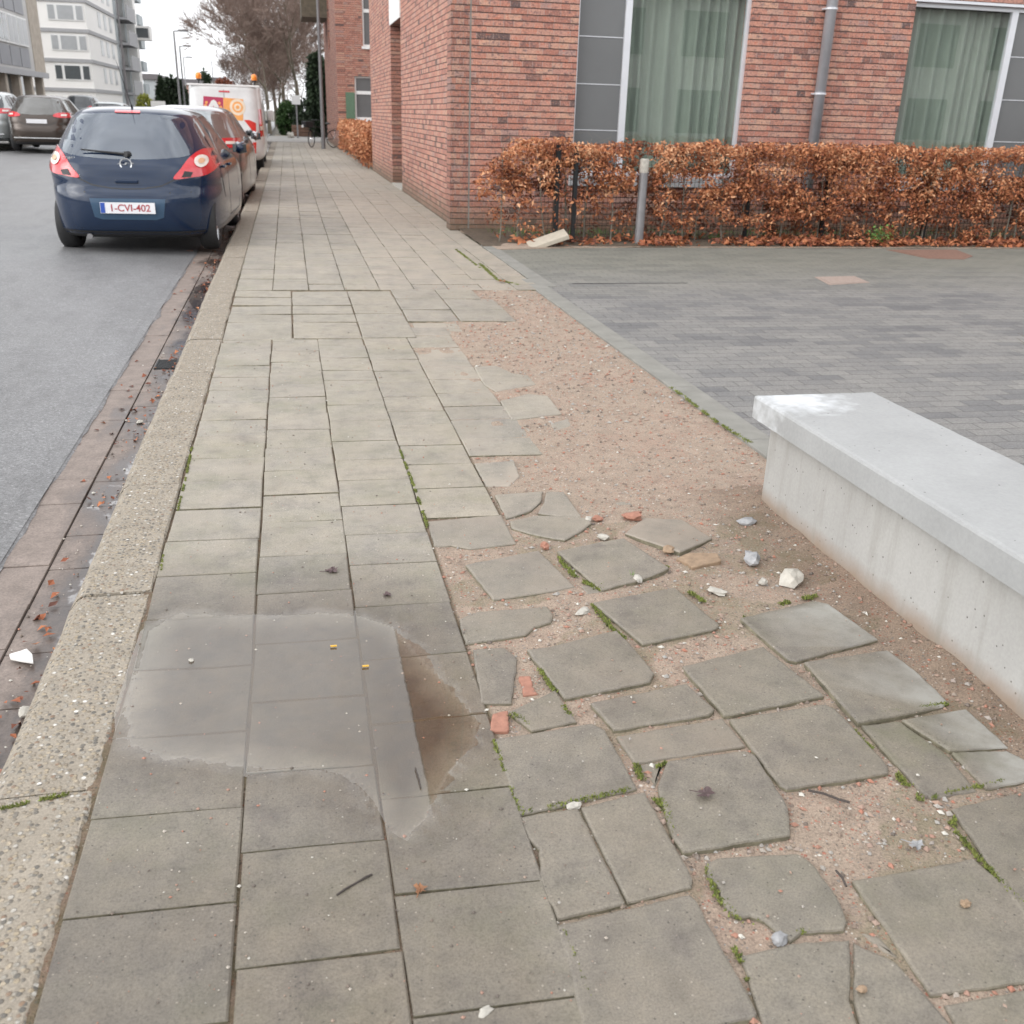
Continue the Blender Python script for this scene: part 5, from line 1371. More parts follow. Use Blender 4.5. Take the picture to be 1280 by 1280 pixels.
def make_car(name, label, cat, loc, rz, levels, pm, rear, sides, wind, wheels, hollow=None, seats=True, group='cars parked along the street', glass_only=False, track=None):
    root = empty(name, loc, rz, label, cat, group)
    vs, fs = loft(levels)
    mb = MB(); mb.add(vs, fs); body = mb.build('body', pm, root)
    bvh = BVHTree.FromPolygons([Vector(v) for v in vs], fs)
    zs = [l[0] for l in levels]; wmax = max(l[1] for l in levels)
    cuts = []
    def cutter(m): 
        o = m.build('cut', M['black_trim']); return o
    y1, y2, r = wheels; tr = track or (wmax - .165)
    for y in (y1, y2):
        for s in (-1, 1):
            m = MB(); xx = s*(wmax+.1); m.tube((min(xx, s*(wmax-.32)), y, r*.98), (max(xx, s*(wmax-.32)), y, r*.98), r+.055, n=32); cuts.append(cutter(m))
    if hollow:
        v2, f2 = loft(hollow, shrink=.045); m = MB(); m.add(v2, f2); cuts.append(cutter(m))
        def pr(poly, ax, a, b_):
            n = len(poly); A = [(p[0], a, p[1]) if ax == 'y' else (a, p[0], p[1]) for p in poly]; B = [(p[0], b_, p[1]) if ax == 'y' else (b_, p[0], p[1]) for p in poly]
            m = MB(); m.add(A+B, [tuple(range(n)), tuple(reversed(range(n, 2*n)))] + [(i, i+n, (i+1) % n + n, (i+1) % n) for i in range(n)])
            o = cutter(m); bm = bmesh.new(); bm.from_mesh(o.data); bmesh.ops.recalc_face_normals(bm, faces=bm.faces); bm.to_mesh(o.data); bm.free(); return o
        ym = (hollow[0][2] + hollow[0][3])/2
        if rear: cuts.append(pr(resample(rear), 'y', -.2, ym))
        if wind: cuts.append(pr(resample(wind), 'y', ym, levels[0][3]+.5))
        for sp_ in sides: cuts.append(pr(sp_, 'x', -wmax-.2, wmax+.2))
    boolean(body, cuts)
    for p in body.data.polygons: p.use_smooth = True
    body.data.set_sharp_from_angle(angle=R(32))
    if len(body.data.materials) == 1: body.data.materials.append(M['black_trim'])
    gm = M['car_glass'] if hollow else M['dark_glass']
    if rear: decal(bvh, rear, 'rear', .004, 'rear_window', gm, root, grid=.08, scale=1.04, skirt=.006)
    if wind: decal(bvh, wind, 'front', .004, 'windscreen', gm, root, grid=.1, scale=1.03, skirt=.006)
    for sp_ in sides:
        for md in ('right', 'left'): decal(bvh, sp_, md, .004, 'side_window', gm, root, grid=.1, smooth_outline=False, scale=1.03, skirt=.006)
    for y in (y1, y2):
        for s in (-1, 1): car_wheel(root, s*tr, y, r, s)
    if hollow and seats:
        for (sx, sy) in ((-.38, .62), (.38, .62), (-.36, .46), (.36, .46)):
            pass
        zb = hollow[0][0]; ya = hollow[0][2]; yb_ = hollow[0][3]
        for (sx, f_) in ((-.36, .30), (.36, .30), (-.36, .60), (.36, .60)):
            m = MB(); y = ya + (yb_-ya)*f_; m.box((sx-.22, y, zb+.005), (sx+.22, y+.12, zb+.16)); m.box((sx-.12, y, zb+.2), (sx+.12, y+.1, zb+.36)); m.box((sx-.03, y+.03, zb+.16), (sx+.03, y+.06, zb+.2)); m.build('seat', M['black_trim'], root, bevel=.03)
    return root, bvh
def mir(p): return [(-a, b_) for a, b_ in p][::-1]
def pair(bvh, poly, name, mat, root, **k):
    decal(bvh, poly, 'rear', .012, name, mat, root, **k); decal(bvh, mir(poly), 'rear', .012, name, mat, root, **k)
def mirror(root, x, y, z, pm):
    for s in (-1, 1):
        m = MB(); m.rock((0, 0, 0), .11, (1.05, .6, .72), 0, 3, sub=True); o = m.build('wing_mirror', pm, root, smooth=True); o.location = (s*(x+.09), y, z)
        g = MB(); g.box((-.085, -.078, -.05), (.075, -.066, .05)); q = g.build('mirror_glass', M['dark_glass'], o, bevel=.006)
def door_gaps(bvh, root, lines):
    for md in ('right', 'left'):
        for l in lines: strip(bvh, l, md, .009, 'panel_gap', M['black_trim'], root)

hatch = [(.17,.76,.22,3.75,5),(.22,.825,.09,3.88,4.6),(.34,.855,.02,3.95,4.3),(.52,.865,.0,3.98,4.2),(.62,.862,.015,3.96,4.4),(.70,.86,.06,3.9,4.6),(.80,.855,.085,3.72,5),(.90,.845,.12,3.40,5),(.98,.82,.17,3.12,4.6),(1.06,.78,.225,2.95,4.4),(1.18,.72,.31,2.75,4.2),(1.30,.66,.41,2.52,4),(1.38,.615,.48,2.36,3.8),(1.43,.56,.54,2.22,3.6),(1.465,.46,.66,2.02,3.2),(1.485,.26,.95,1.75,2.6)]
hollow_h = [(.93,.79,.28,2.95,4.4),(1.0,.76,.28,2.85,4.4),(1.1,.71,.33,2.7,4.2),(1.22,.66,.40,2.5,4),(1.34,.60,.50,2.3,3.8),(1.42,.52,.62,2.1,3.4)]
blue = paint('blue_paint', (.004, .016, .045), .0, .14)
rw = [(-.60,1.10),(-.56,1.02),(-.30,.985),(0,.975),(.30,.985),(.56,1.02),(.60,1.10),(.555,1.26),(.49,1.37),(.25,1.40),(0,1.405),(-.25,1.40),(-.49,1.37),(-.555,1.26)]
sw1 = [(.62,1.10),(.72,1.30),(.86,1.37),(1.30,1.395),(1.34,1.02),(.95,1.0)]; sw2 = [(1.42,1.02),(1.40,1.395),(2.05,1.37),(2.45,1.22),(2.66,1.02),(2.2,1.0)]
wsr = [(-.66,1.04),(.66,1.04),(.52,1.36),(0,1.40),(-.52,1.36)]
CX, CY = -1.675, 11.33
root, bvh = make_car('blue_hatchback', 'dark blue hatchback parked nearest on the left, rear towards the viewer', 'car', (CX, CY, -.075), R(-2.6), hatch, blue, rw, [sw1, sw2], wsr, (.62, 3.08, .30), hollow_h)
root.scale = (1.055, 1, 1)
tl = [(.445,.785),(.60,.80),(.74,.825),(.825,.90),(.83,1.00),(.79,1.06),(.70,1.075),(.60,1.00),(.52,.89)]
pair(bvh, tl, 'tail_light', M['red_lens'], root, grid=.04)
ring = [(.69+.058*math.cos(t*math.pi/6), .955+.058*math.sin(t*math.pi/6)) for t in range(12)]
for s, pl in ((1, ring), (-1, mir(ring))): decal(bvh, pl, 'rear', .020, 'lamp_lens', M['clear_lens'], root, grid=.05)
ring2 = [(.69+.026*math.cos(t*math.pi/4), .955+.026*math.sin(t*math.pi/4)) for t in range(8)]
M['lamp_core'] = simple('lamp_core', (.62, .36, .22), .3, coat=.6)
for pl in (ring2, mir(ring2)): decal(bvh, pl, 'rear', .026, 'lamp_bulb', M['lamp_core'], root, grid=.05)
for pl in ([(.52,.80),(.60,.805),(.62,.85),(.55,.86)], [(-.62,.85),(-.55,.86),(-.52,.80),(-.60,.805)][::-1]): decal(bvh, pl, 'rear', .018, 'reversing_lamp', M['black_trim'], root, grid=.05, smooth_outline=False)
# tailgate seams and bumper modelling
seam = [(-.60,1.0),(-.565,.90),(-.46,.78),(-.33,.715),(-.15,.685),(0,.68),(.15,.685),(.33,.715),(.46,.78),(.565,.90),(.60,1.0)]
strip(bvh, seam, 'rear', .012, 'tailgate_gap', M['black_trim'], root)
for s in (1, -1):
    strip(bvh, [(s*.40,.645),(s*.60,.655),(s*.80,.66)], 'rear', .016, 'bumper_crease', M['black_trim'], root)
rec = [(-.36,.585),(.36,.585),(.33,.40),(.26,.375),(-.26,.375),(-.33,.40)]
decal(bvh, rec, 'rear', .006, 'plate_recess', paint('blue_paint_light', (.035,.075,.13), .2, .3), root, smooth_outline=False)
low = [(-.70,.255),(.70,.255),(.64,.18),(-.64,.18)]
decal(bvh, low, 'rear', .006, 'lower_valance', M['black_trim'], root, smooth_outline=False)
pm_ = MB(); pm_.box((-.26,-.012,-.055), (.26,.0,.055)); plate = pm_.build('number_plate', M['plate'], root); plate.location = (0, -.022, .495)
pb = MB(); pb.box((-.256,-.015,-.051), (-.215,-.0125,.051)); pb.build('plate_band', M['plate_blue'], plate)
text('1-CVI-402', .098, M['plate_red'], plate, 'plate_lettering', (.022, -.014, -.002), (R(90), 0, 0), .001, sx=.95, bold=.001)
dh = MB(); dh.box((-.11,-.02,-.02), (.11,.02,.018)); o = dh.build('boot_handle', blue, root, bevel=.01); o.location = (0, .075, .755)
# round badge with a lightning bar
bg = MB()
bg.lathe([(.048,0),(.048,-.012),(.060,-.014),(.062,0)], n=28, axis='y'); bg.add([(-.075,-.012,-.004),(-.012,-.012,-.004),(.0,-.012,.016),(.075,-.012,.004),(.075,-.012,.010),(.012,-.012,.010),(0,-.012,-.010),(-.075,-.012,.003)], [(0,1,6,7),(1,2,5,6),(2,3,4,5)])
o = bg.build('badge', M['chrome'], root); hit = bvh.ray_cast(Vector((0,-5,.925)), Vector((0,1,0))); o.location = hit[0] + Vector((0,-.004,0))
for txt, x, z, sz in (('CORSA', -.545, .965, .042), ('1.2', -.455, .80, .034)):
    hit = bvh.ray_cast(Vector((x,-5,z)), Vector((0,1,0)))
    text(txt, sz, M['chrome'], root, 'model_lettering', hit[0] + Vector((0,-.008,0)), (R(90), 0, R(-6)), .002)
bl = [(-.12,1.412),(.12,1.412),(.12,1.435),(-.12,1.435)]
decal(bvh, bl, 'rear', .012, 'brake_light', M['red_lens'], root, smooth_outline=False)
wi = MB(); hit = bvh.ray_cast(Vector((-.22,-5,1.04)), Vector((0,1,0))); hb = bvh.ray_cast(Vector((.0,-5,1.02)), Vector((0,1,0)))
wi.tube(hb[0]+Vector((0,-.02,0)), hit[0]+Vector((-.20,-.02,.015)), .014, .008, 6); wi.tube(hb[0]+Vector((.03,.0,0)), hb[0]+Vector((.0,-.04,0)), .03, n=10)
wi.build('rear_wiper', M['black_trim'], root)
an = MB(); an.tube((.02,.70,1.462), (.02,.66,1.50), .013, .008, 6); an.tube((.02,.66,1.50), (-.02,.32,1.92), .0035, .002, 5); an.build('antenna', M['black_trim'], root)
mirror(root, .83, 2.45, 1.03, blue)
door_gaps(bvh, root, [[(1.38,1.0),(1.38,.55),(1.42,.32)], [(2.52,1.0),(2.56,.6),(2.52,.32)], [(1.38,.32),(2.52,.32)], [(.80,1.0),(.86,.75),(.98,.55)]])
for y in (1.55, .98):
    for s in (-1, 1):
        h = MB(); h.box((-.015,-.09,-.015), (.015,.09,.015)); o = h.build('door_handle', blue, root, bevel=.008); hit = bvh.ray_cast(Vector((s*5,y,.88)), Vector((-s,0,0))); o.location = hit[0] + Vector((s*.018,0,0))
ex = MB(); ex.tube((-.42,.10,.19), (-.42,.4,.19), .028, n=12); ex.build('exhaust_pipe', M['steel_pole'], root)

# generic cars
def place_generic(name, label, loc, rz, pm, scale=(1,1,1), hol=True, kind='hatch', lights=True, cat='car', platex=0.0):
    root, bvh = make_car(name, label, cat, loc, rz, hatch, pm, rw, [sw1, sw2], wsr, (.62, 3.08, .30), hollow_h if hol else None)
    tl2 = [(.42,.93),(.62,.90),(.82,.92),(.83,1.0),(.80,1.03),(.60,1.035),(.46,1.0)]
    pair(bvh, tl2, 'tail_light', M['red_lens'], root, grid=.06)
    cl = [(.60,.945),(.72,.945),(.72,.985),(.60,.985)]
    for pl in (cl, mir(cl)): decal(bvh, pl, 'rear', .02, 'lamp_lens', M['clear_lens'], root, smooth_outline=False)
    strip(bvh, seam, 'rear', .012, 'tailgate_gap', M['black_trim'], root)
    p_ = MB(); p_.box((-.26,-.012,-.055), (.26,0,.055)); o = p_.build('number_plate', M['plate'], root); o.location = (0, -.004 if platex == 0 else .06, .50 if platex == 0 else .80)
    if platex: 
        q = MB(); q.box((-.24,-.02,-.035), (.24,-.013,.035))
    ch = MB(); ch.box((-.62,-.02,-.012), (.62,.03,.012)); o = ch.build('bumper_trim', M['chrome'], root, bevel=.005); o.location = (0, .02, .36)
    decal(bvh, low, 'rear', .006, 'lower_valance', M['black_trim'], root, smooth_outline=False)
    mirror(root, .83, 2.45, 1.03, pm)
    door_gaps(bvh, root, [[(1.38,1.0),(1.38,.55),(1.42,.32)], [(2.52,1.0),(2.56,.6),(2.52,.32)]])
    root.scale = scale
    return root
def rz_(x, y): return road_z(x)
maroon = paint('silver_grey_paint', (.30, .29, .30), .85, .16)
place_generic('grey_brown_hatchback', 'silver-roofed hatchback with brownish flank, parked directly ahead of the blue hatchback', (-1.60, 16.75, -.09), R(-2), maroon, (1.05,1.04,1.03))
dark = paint('charcoal_paint', (.02, .02, .024), .4, .3)
place_generic('charcoal_hatchback', 'charcoal car parked between the brown-grey hatchback and the white van', (-1.74, 21.6, -.09), 0, dark, (1.0,1.04,.97))
brown = paint('bronze_paint', (.060, .046, .038), .6, .33)
place_generic('bronze_hatchback', 'bronze brown hatchback driving or standing on the far lane at the left', (atY(45,150,32.5).x, 32.5, road_z(-7)+.06), R(1), brown, (1.06,1.05,1.03), platex=1)
silver = paint('silver_paint', (.45, .48, .48), .4, .3)
white = paint('white_car_paint', (.68, .69, .69), 0, .3)
place_generic('silver_hatchback', 'pale silver car cut off by the left picture edge beside the bronze hatchback', (atY(-6,140,33.5).x-.5, 33.5, .12), 0, silver, (1.05,1.05,1.05), hol=False)
place_generic('dark_red_hatchback', 'dark red car parked just ahead of the white van', (-1.72, 34.4, -.09), 0, paint('dark_red_paint', (.12,.012,.016), .3), (1.0,1.05,1.06), hol=False)
place_generic('red_hatchback', 'small car with bright red tail lights, farthest of the row at the right kerb', (-1.72, 40.2, -.09), 0, paint('dark_paint', (.03,.03,.035), .3), (1.0,1.0,1.0), hol=False)
place_generic('silver_saloon', 'light car seen over the roof of the blue hatchback at the far kerb', (atY(132,140,46).x, 46, road_z(-7)), 0, silver, (1,1.05,1), hol=False)
place_generic('grey_car', 'grey car with dark windows standing far off before the white apartment block', (atY(97,130,58).x, 58, .1), 0, paint('mid_grey_paint', (.14,.15,.16), .4), (1,1.1,1.15), hol=False)
place_generic('white_car', 'small white car far off, left of the white van', (atY(222,134,72).x, 72, -.03), 0, white, (1,1.05,.95), hol=False)

# white municipal van
vy = 27.3; vc = atY(281, 135, vy).x
van = [(.28,.80,.14,4.7,8),(.36,.88,.06,4.85,8),(.55,.91,.0,4.9,8),(.9,.915,.0,4.85,9),(1.1,.91,.01,4.3,10),(1.3,.90,.02,4.0,10),(1.6,.885,.035,3.7,10),(1.85,.87,.05,3.45,10),(1.95,.865,.055,3.3,10),(2.0,.85,.07,3.2,9),(2.02,.80,.12,3.1,8)]
vroot, vb = make_car('white_van', 'white municipal van with a red and orange emblem and two amber beacons', 'van', (vc, vy, -.09), 0, van, white, None, [[(2.9,1.15),(2.9,1.75),(3.45,1.75),(4.0,1.15)]], None, (.95, 3.9, .33), None)
s_top = 2.02
M['emblem_red'] = simple('emblem_red', (.42, .03, .09), .4); M['emblem_orange'] = simple('emblem_orange', (.80, .36, .10), .4); M['emblem_pale'] = simple('emblem_pale', (.78, .66, .52), .4); M['stripe_red'] = simple('stripe_red', (.62, .03, .02), .4)
def vx(px, py): # surveyed on the van's rear doors
    p = atY(px, py, vy+.02); return (p.x - vc, p.z + .09)
def vd(pts, name, mat, off=.004, smooth_outline=False): return decal(vb, [vx(*p) for p in pts], 'rear', off, name, mat, vroot, smooth_outline=smooth_outline, skirt=.004, grid=.1)
vd([(254,120),(279,122),(279,138),(254,137)], 'emblem_panel', M['emblem_red']); vd([(279.2,122),(304,124),(304,151),(279.2,149)], 'emblem_panel', M['emblem_orange'])
vd([(258,137),(264,126),(267,124.5),(270,126.5),(276,138),(271,138),(267,132),(263,137)], 'emblem_letter', M['white_paint'], .007)
for p in ((258,128),(257,132),(274,129),(276,134)):
    c_ = vx(*p); decal(vb, [(c_[0]+.035*math.cos(t), c_[1]+.035*math.sin(t)) for t in [k*math.pi/4 for k in range(8)]], 'rear', .007, 'emblem_dot', M['emblem_orange'], vroot, skirt=.003)
for r_, mt, of in ((.19, 'emblem_pale', .006), (.13, 'emblem_orange', .008), (.085, 'emblem_pale', .010), (.045, 'emblem_orange', .012)):
    c_ = vx(297, 134); decal(vb, [(c_[0]+r_*math.cos(t), c_[1]+r_*math.sin(t)) for t in [k*math.pi/8 for k in range(16)]], 'rear', of, 'emblem_ring', M[mt], vroot, skirt=.003)
vd([(305,150),(312,150),(320,154),(320,166),(316,164)], 'reflective_marking', M['stripe_red']); vd([(316,178),(320.5,178),(320,192),(316.5,190)], 'reflective_marking', M['stripe_red'])
decal(vb, [(-.90+.02,.42),(-.60,.42),(-.88,.75)], 'rear', .004, 'reflective_marking', M['stripe_red'], vroot, smooth_outline=False)
decal(vb, [(-.12,1.86),(.14,1.86),(.14,1.90),(-.12,1.90)], 'rear', .01, 'brake_light', M['red_lens'], vroot, smooth_outline=False)
strip(vb, [(0,.5),(0,1.93)], 'rear', .010, 'door_gap', M['black_trim'], vroot)
for s in (1, -1):
    decal(vb, [(s*.80,.85),(s*.895,.85),(s*.87,1.5),(s*.80,1.5)][::s], 'rear', .006, 'tail_light', M['red_lens'], vroot, smooth_outline=False)
    decal(vb, [(s*.81,1.0),(s*.885,1.0),(s*.885,1.1),(s*.81,1.1)][::s], 'rear', .014, 'lamp_lens', M['clear_lens'], vroot, smooth_outline=False)
rl = MB(); rl.box((-.87,.05,2.0), (.87,.16,2.045)); rl.build('roof_edge', M['white_paint'], vroot, bevel=.01)
for px, in ((248,), (317.5,)):
    p = atY(px, 97, vy+.3); m = MB(); x = p.x - vc; m.tube((x,.3,1.98), (x,.3,2.14), .02, n=8); m.tube((x,.3,2.12), (x,.3,2.16), .055, n=12); b_ = m.build('beacon_stem', M['black_trim'], vroot)
    m = MB(); m.lathe([(0,2.31),(.05,2.295),(.07,2.25),(.07,2.16),(0,2.16)], c=(x,.3,0), n=16); m.build('beacon', M['orange'], vroot, smooth=True)
for s in (-1, 1):
    m = MB(); m.box((-.07,-.04,-.14), (.1,.04,.14)); o = m.build('wing_mirror', M['white_paint'], vroot, bevel=.03); o.location = (s*1.03, 3.75, 1.35)
p_ = MB(); p_.box((-.26,-.012,-.055), (.26,0,.055)); o = p_.build('number_plate', M['plate'], vroot); o.location = (0, -.004, .62)

# =====================================================================
# LEFT SIDE BUILDINGS
# =====================================================================
M['grey_stone'] = simple('grey_cladding', (.46, .45, .44), .7, vscale=.6, world=True)
M['stone_veneer'] = simple('stone_veneer', (.40, .35, .295), .85, var=.18, vscale=3, world=True, bmp=.3, bscale=12)
M['infill'] = simple('grey_infill', (.20, .205, .225), .4, vscale=1)
M['white_wall'] = simple('white_render', (.80, .785, .76), .8, var=.03, vscale=.5, world=True)
M['grey_band'] = simple('grey_band', (.34, .34, .35), .7)
M['blind'] = simple('pale_blind', (.36, .37, .38), .3, var=.1, vscale=2, spec=.8)
M['shade_glass'] = simple('shade_glass', (.07, .08, .085), .08, spec=.9)
BX = -13.8
ye = atX(58, 100, BX).y; ys_ = atX(36, 60, BX).y
ob = empty('office_building', (BX, ye, 0), 0, 'grey and beige apartment building with rows of windows at the far left', 'building')
def PB(mb, name, mat, root, **k): return P(mb, name, mat, parent=root, base=root.location, **k)
z_fl = atX(20, 92, BX).z; z_w0 = atX(20, 57, BX).z; z_w1 = atX(20, 19, BX).z; z_p0 = atX(20, 83, BX).z
stor = z_w1 - z_w0 + (z_w0 - z_p0) + .1
mb = MB(); mb.box((BX-12, ye-34, z_fl), (BX, ye, z_fl+4*stor+1)); PB(mb, 'wall', M['grey_stone'], ob)
mb = MB(); mb.box((BX, ys_+.8, z_fl+.25), (BX+.04, ye+.02, z_fl+4*stor+1)); PB(mb, 'stone_panel', M['stone_veneer'], ob)
mb = MB(); mb.box((BX-.0, ye-34, z_fl-.05), (BX+.18, ye+.05, z_fl+.24)); PB(mb, 'string_course', M['grey_band'], ob)
mb = MB(); mb.box((BX-12, ye-34, -.1), (BX-1.0, ye-.02, z_fl)); PB(mb, 'ground_floor_wall', M['shade_glass'], ob)
y = ye - 34
while y < ye:
    mb = MB(); mb.box((BX-.45, y, -.1), (BX-.05, y+.45, z_fl)); PB(mb, 'column', M['stone_veneer'], ob); y += 2.75
y = ys_ - .1 - 2.15*12
while y < ys_ - 1:
    for s_ in range(4):
        zb = z_p0 + s_*stor
        fr = MB(); fr.box((BX+.002, y+.05, zb+.03), (BX+.035, y+2.0, zb+(z_w0-z_p0)-.05)); 
        wn = PB(fr, 'infill_panel', M['infill'], ob)
        za, zc = zb+(z_w0-z_p0)+.05, zb+(z_w0-z_p0)+(z_w1-z_w0)-.05
        fr = MB(); fr.box((BX+.001, y, za), (BX+.09, y+2.05, zc)); wn = PB(fr, 'window', M['white_paint'], ob)
        g_ = MB(); g_.box((BX+.091, y+.1, za+.08), (BX+.10, y+.95, zc-.08)); g_.box((BX+.091, y+1.08, za+.08), (BX+.10, y+1.95, zc-.08)); PB(g_, 'pane', M['blind' if (s_+int(y)) % 3 else 'shade_glass'], ob).parent = wn
    y += 2.15

wb_x = -13.0; YB = atX(118, 110, wb_x).y
yb2 = atX(152, 110, wb_x).y
ab = empty('apartment_block', (wb_x, YB, 0), 0, 'white apartment block with grey floor bands and wide windows at the left', 'building')
def zy(px, py): return atY(px, py, YB).z
zf = [zy(90, 112), zy(90, 76), zy(90, 38), zy(90, 0)]; stb = (zf[3]-zf[0])/3
mb = MB(); mb.box((wb_x-14, YB, -.1), (wb_x, yb2, zf[0]+stb*4+1)); PB(mb, 'wall', M['white_wall'], ab)
for k in range(5):
    mb = MB(); z = zf[0] + k*stb; mb.box((wb_x-14, YB-.10, z-.12), (wb_x+.10, yb2, z+.10)); PB(mb, 'floor_band', M['grey_band'], ab)
for k in range(4):
    z0 = zf[0] + k*stb
    for wx0, wx1 in ((69, 113),):
        x0 = atY(wx0, 90, YB).x; x1 = atY(wx1, 90, YB).x
        zl, zh = z0 + .32*stb, z0 + .86*stb
        for xo in (0, -(x1-x0)-2.2):
            fr = MB(); fr.box((x0+xo, YB-.05, zl), (x1+xo, YB-.003, zh)); wn = PB(fr, 'window', M['white_paint'], ab)
            W = x1-x0
            g_ = MB()
            for a, b_ in ((.02,.2),(.28,.72),(.8,.98)): g_.box((x0+xo+W*a, YB-.07, zl+.08), (x0+xo+W*b_, YB-.051, zh-.08))
            PB(g_, 'pane', M['blind' if k else 'shade_glass'], ab).parent = wn
    for j in range(3):
        y = YB + (yb2-YB)*(.38 + .2*j)
        g_ = MB(); g_.box((wb_x+.003, y, z0+.3*stb), (wb_x+.03, y+1.0, z0+.85*stb)); PB(g_, 'window', M['blind'], ab)
for a, b_, mt in ((58, 84, 'white_paint'), (92, 122-4, 'white_paint')):
    x0 = atY(a, 125, YB).x; x1 = atY(b_, 125, YB).x; mb = MB(); mb.box((x0, YB-.04, .1), (x1, YB-.003, zf[0]-.45)); PB(mb, 'garage_door', M[mt], ab)
# grey-blue block with balconies beyond
M['blue_grey'] = simple('blue_grey_render', (.40, .435, .45), .7, var=.05, vscale=.4, world=True)
y3 = atX(176, 110, wb_x).y
gb = empty('balcony_block', (wb_x, yb2, 0), 0, 'pale blue-grey apartment block with stacked balconies behind the white one', 'building')
mb = MB(); mb.box((wb_x-12, yb2+.2, -.1), (wb_x, y3, zf[0]+stb*5.2)); PB(mb, 'wall', M['blue_grey'], gb)
mb = MB(); mb.box((wb_x+.001, yb2+(y3-yb2)*.55, -.1), (wb_x+.7, yb2+(y3-yb2)*.68, zf[0]+stb*5.4)); PB(mb, 'stair_shaft', M['white_wall'], gb)
for k in range(5):
    z = zf[0] + k*stb
    mb = MB(); mb.box((wb_x+.002, yb2+1, z-.1), (wb_x+.9, yb2+(y3-yb2)*.5, z+.08)); mb.box((wb_x+.84, yb2+1, z+.08), (wb_x+.9, yb2+(y3-yb2)*.5, z+1.0)); PB(mb, 'balcony', M['grey_band'], gb)
    mb = MB(); mb.box((wb_x+.002, yb2+1.5, z+.3), (wb_x+.02, yb2+(y3-yb2)*.45, z+2.2)); PB(mb, 'window', M['shade_glass'], gb)
    mb = MB(); mb.box((wb_x+.002, yb2+(y3-yb2)*.75, z+.1), (wb_x+.8, yb2+(y3-yb2)*.98, z+.9)); PB(mb, 'balcony', M['blue_grey'], gb)
    mb = MB(); mb.box((wb_x+.002, yb2+(y3-yb2)*.78, z+.95), (wb_x+.02, yb2+(y3-yb2)*.95, z+2.3)); PB(mb, 'window', M['shade_glass'], gb)
c = atY(176, 41, yb2+(y3-yb2)*.6); mb = MB(); mb.box((c.x-.9, c.y, c.z-.55), (c.x+.75, c.y+1.6, c.z+.55)); PB(mb, 'projecting_box', M['white_wall'], gb)
mb = MB(); mb.box((c.x-.5, c.y-.03, c.z-.38), (c.x+.62, c.y-.002, c.z+.38)); PB(mb, 'box_opening', M['shade_glass'], gb)

# distant houses
def house(name, label, px0, px1, pyt, Y, mat, roofm, depth=8, rows=2, cat='house'):
    a = atY(px0, pyt, Y); b_ = atY(px1, pyt, Y); zt = a.z
    r = empty(name, (a.x, Y, 0), 0, label, cat)
    mb = MB(); mb.box((a.x, Y, -.1), (b_.x, Y+depth, zt-.6)); PB(mb, 'wall', mat, r)
    mb = MB(); mb.prism([(a.x-.3, Y-.3), (b_.x+.3, Y-.3), (b_.x+.3, Y+depth), (a.x-.3, Y+depth)], zt-.6, zt); PB(mb, 'roof', roofm, r)
    n = max(2, int((b_.x-a.x)/1.6))
    for k in range(rows):
        for i in range(n):
            x = a.x + (b_.x-a.x)*(i+.3)/n; z = .9 + k*2.6
            if z+1.3 > zt-.6: continue
            mb = MB(); mb.box((x, Y-.04, z), (x+.7, Y-.003, z+1.3)); PB(mb, 'window', M['blind'], r)
    return r
M['pink_brick'] = simple('pink_brick', (.42, .26, .21), .9, world=True); M['slate'] = simple('slate_roof', (.14, .13, .135), .8)
house('brick_house', 'pinkish brick house far down the street behind the lamp posts', 214, 243, 98, 128, M['pink_brick'], M['slate'])
house('white_house', 'pale house far down the street above the white van', 252, 276, 96, 150, M['white_wall'], M['slate'])
house('grey_house', 'bluish grey house far down the street beside the balcony block', 178, 194, 92, 134, M['blue_grey'], M['slate'])

# lamp posts, poles and signs far off
def post(name, label, px, pyt, Y, r, arm=True, cat='street lamp', base_z=.1, group=None):
    t = atY(px, pyt, Y); b_ = Vector((t.x, Y, 0)); o = empty(name, (t.x, Y, base_z), 0, label, cat, group)
    h = t.z - base_z; mb = MB(); mb.tube((0,0,0), (0,0,h), r, r*.55, 8); mb.build('pole', M['steel_pole'], o)
    if arm: mb = MB(); mb.tube((0,0,h), (.5,0,h+.05), r*.4, n=6); mb.box((.3,-.12,h), (.95,.12,h+.12)); mb.build('lamp_head', M['steel_pole'], o)
    return o
post('street_lamp', 'left and nearest of the tall grey lamp posts against the white sky', 217, 39, 76, .09)
post('street_lamp', 'middle lamp post, a little shorter, against the white sky', 224.5, 58, 98, .09)
post('street_lamp', 'right of the three lamp posts, shortest, above the pink house', 229, 72, 122, .09)
t = atY(145, -6, 50); post('utility_pole', 'thin dark pole rising out of view before the white apartment block', 144.5, -10, 50, .07, arm=False, cat='pole')
post('sign_pole', 'slim pole rising behind the white van', 264.5, 76, 80, .05, arm=False, cat='pole')
c = atY(370, 125, 57); so = empty('traffic_sign', (c.x, 57, 0), 0, 'small white sign on a grey post at the end of the pavement', 'sign')
mb = MB(); mb.tube((0,0,0), (0,0,c.z+.1), .04, n=8); mb.build('post', M['steel_pole'], so)
mb = MB(); mb.box((-.22,-.05,c.z-.22), (.22,-.03,c.z+.22)); mb.build('sign_panel', M['white_paint'], so, bevel=.01)
M['planter'] = simple('wood_planter', (.17, .10, .07), .8, var=.3, vscale=4)
c0 = atY(364, 150, 61); c1 = atY(390, 150, 61)
pl_ = empty('planter_box', ((c0.x+c1.x)/2, 61, 0), 0, 'low brown wooden planter at the end of the pavement', 'planter')
w = (c1.x-c0.x)/2
for k in range(3): mb = MB(); mb.box((-w,-.4,.02+.2*k), (w,.4,.2+.2*k)); mb.build('plank', M['planter'], pl_, bevel=.01)
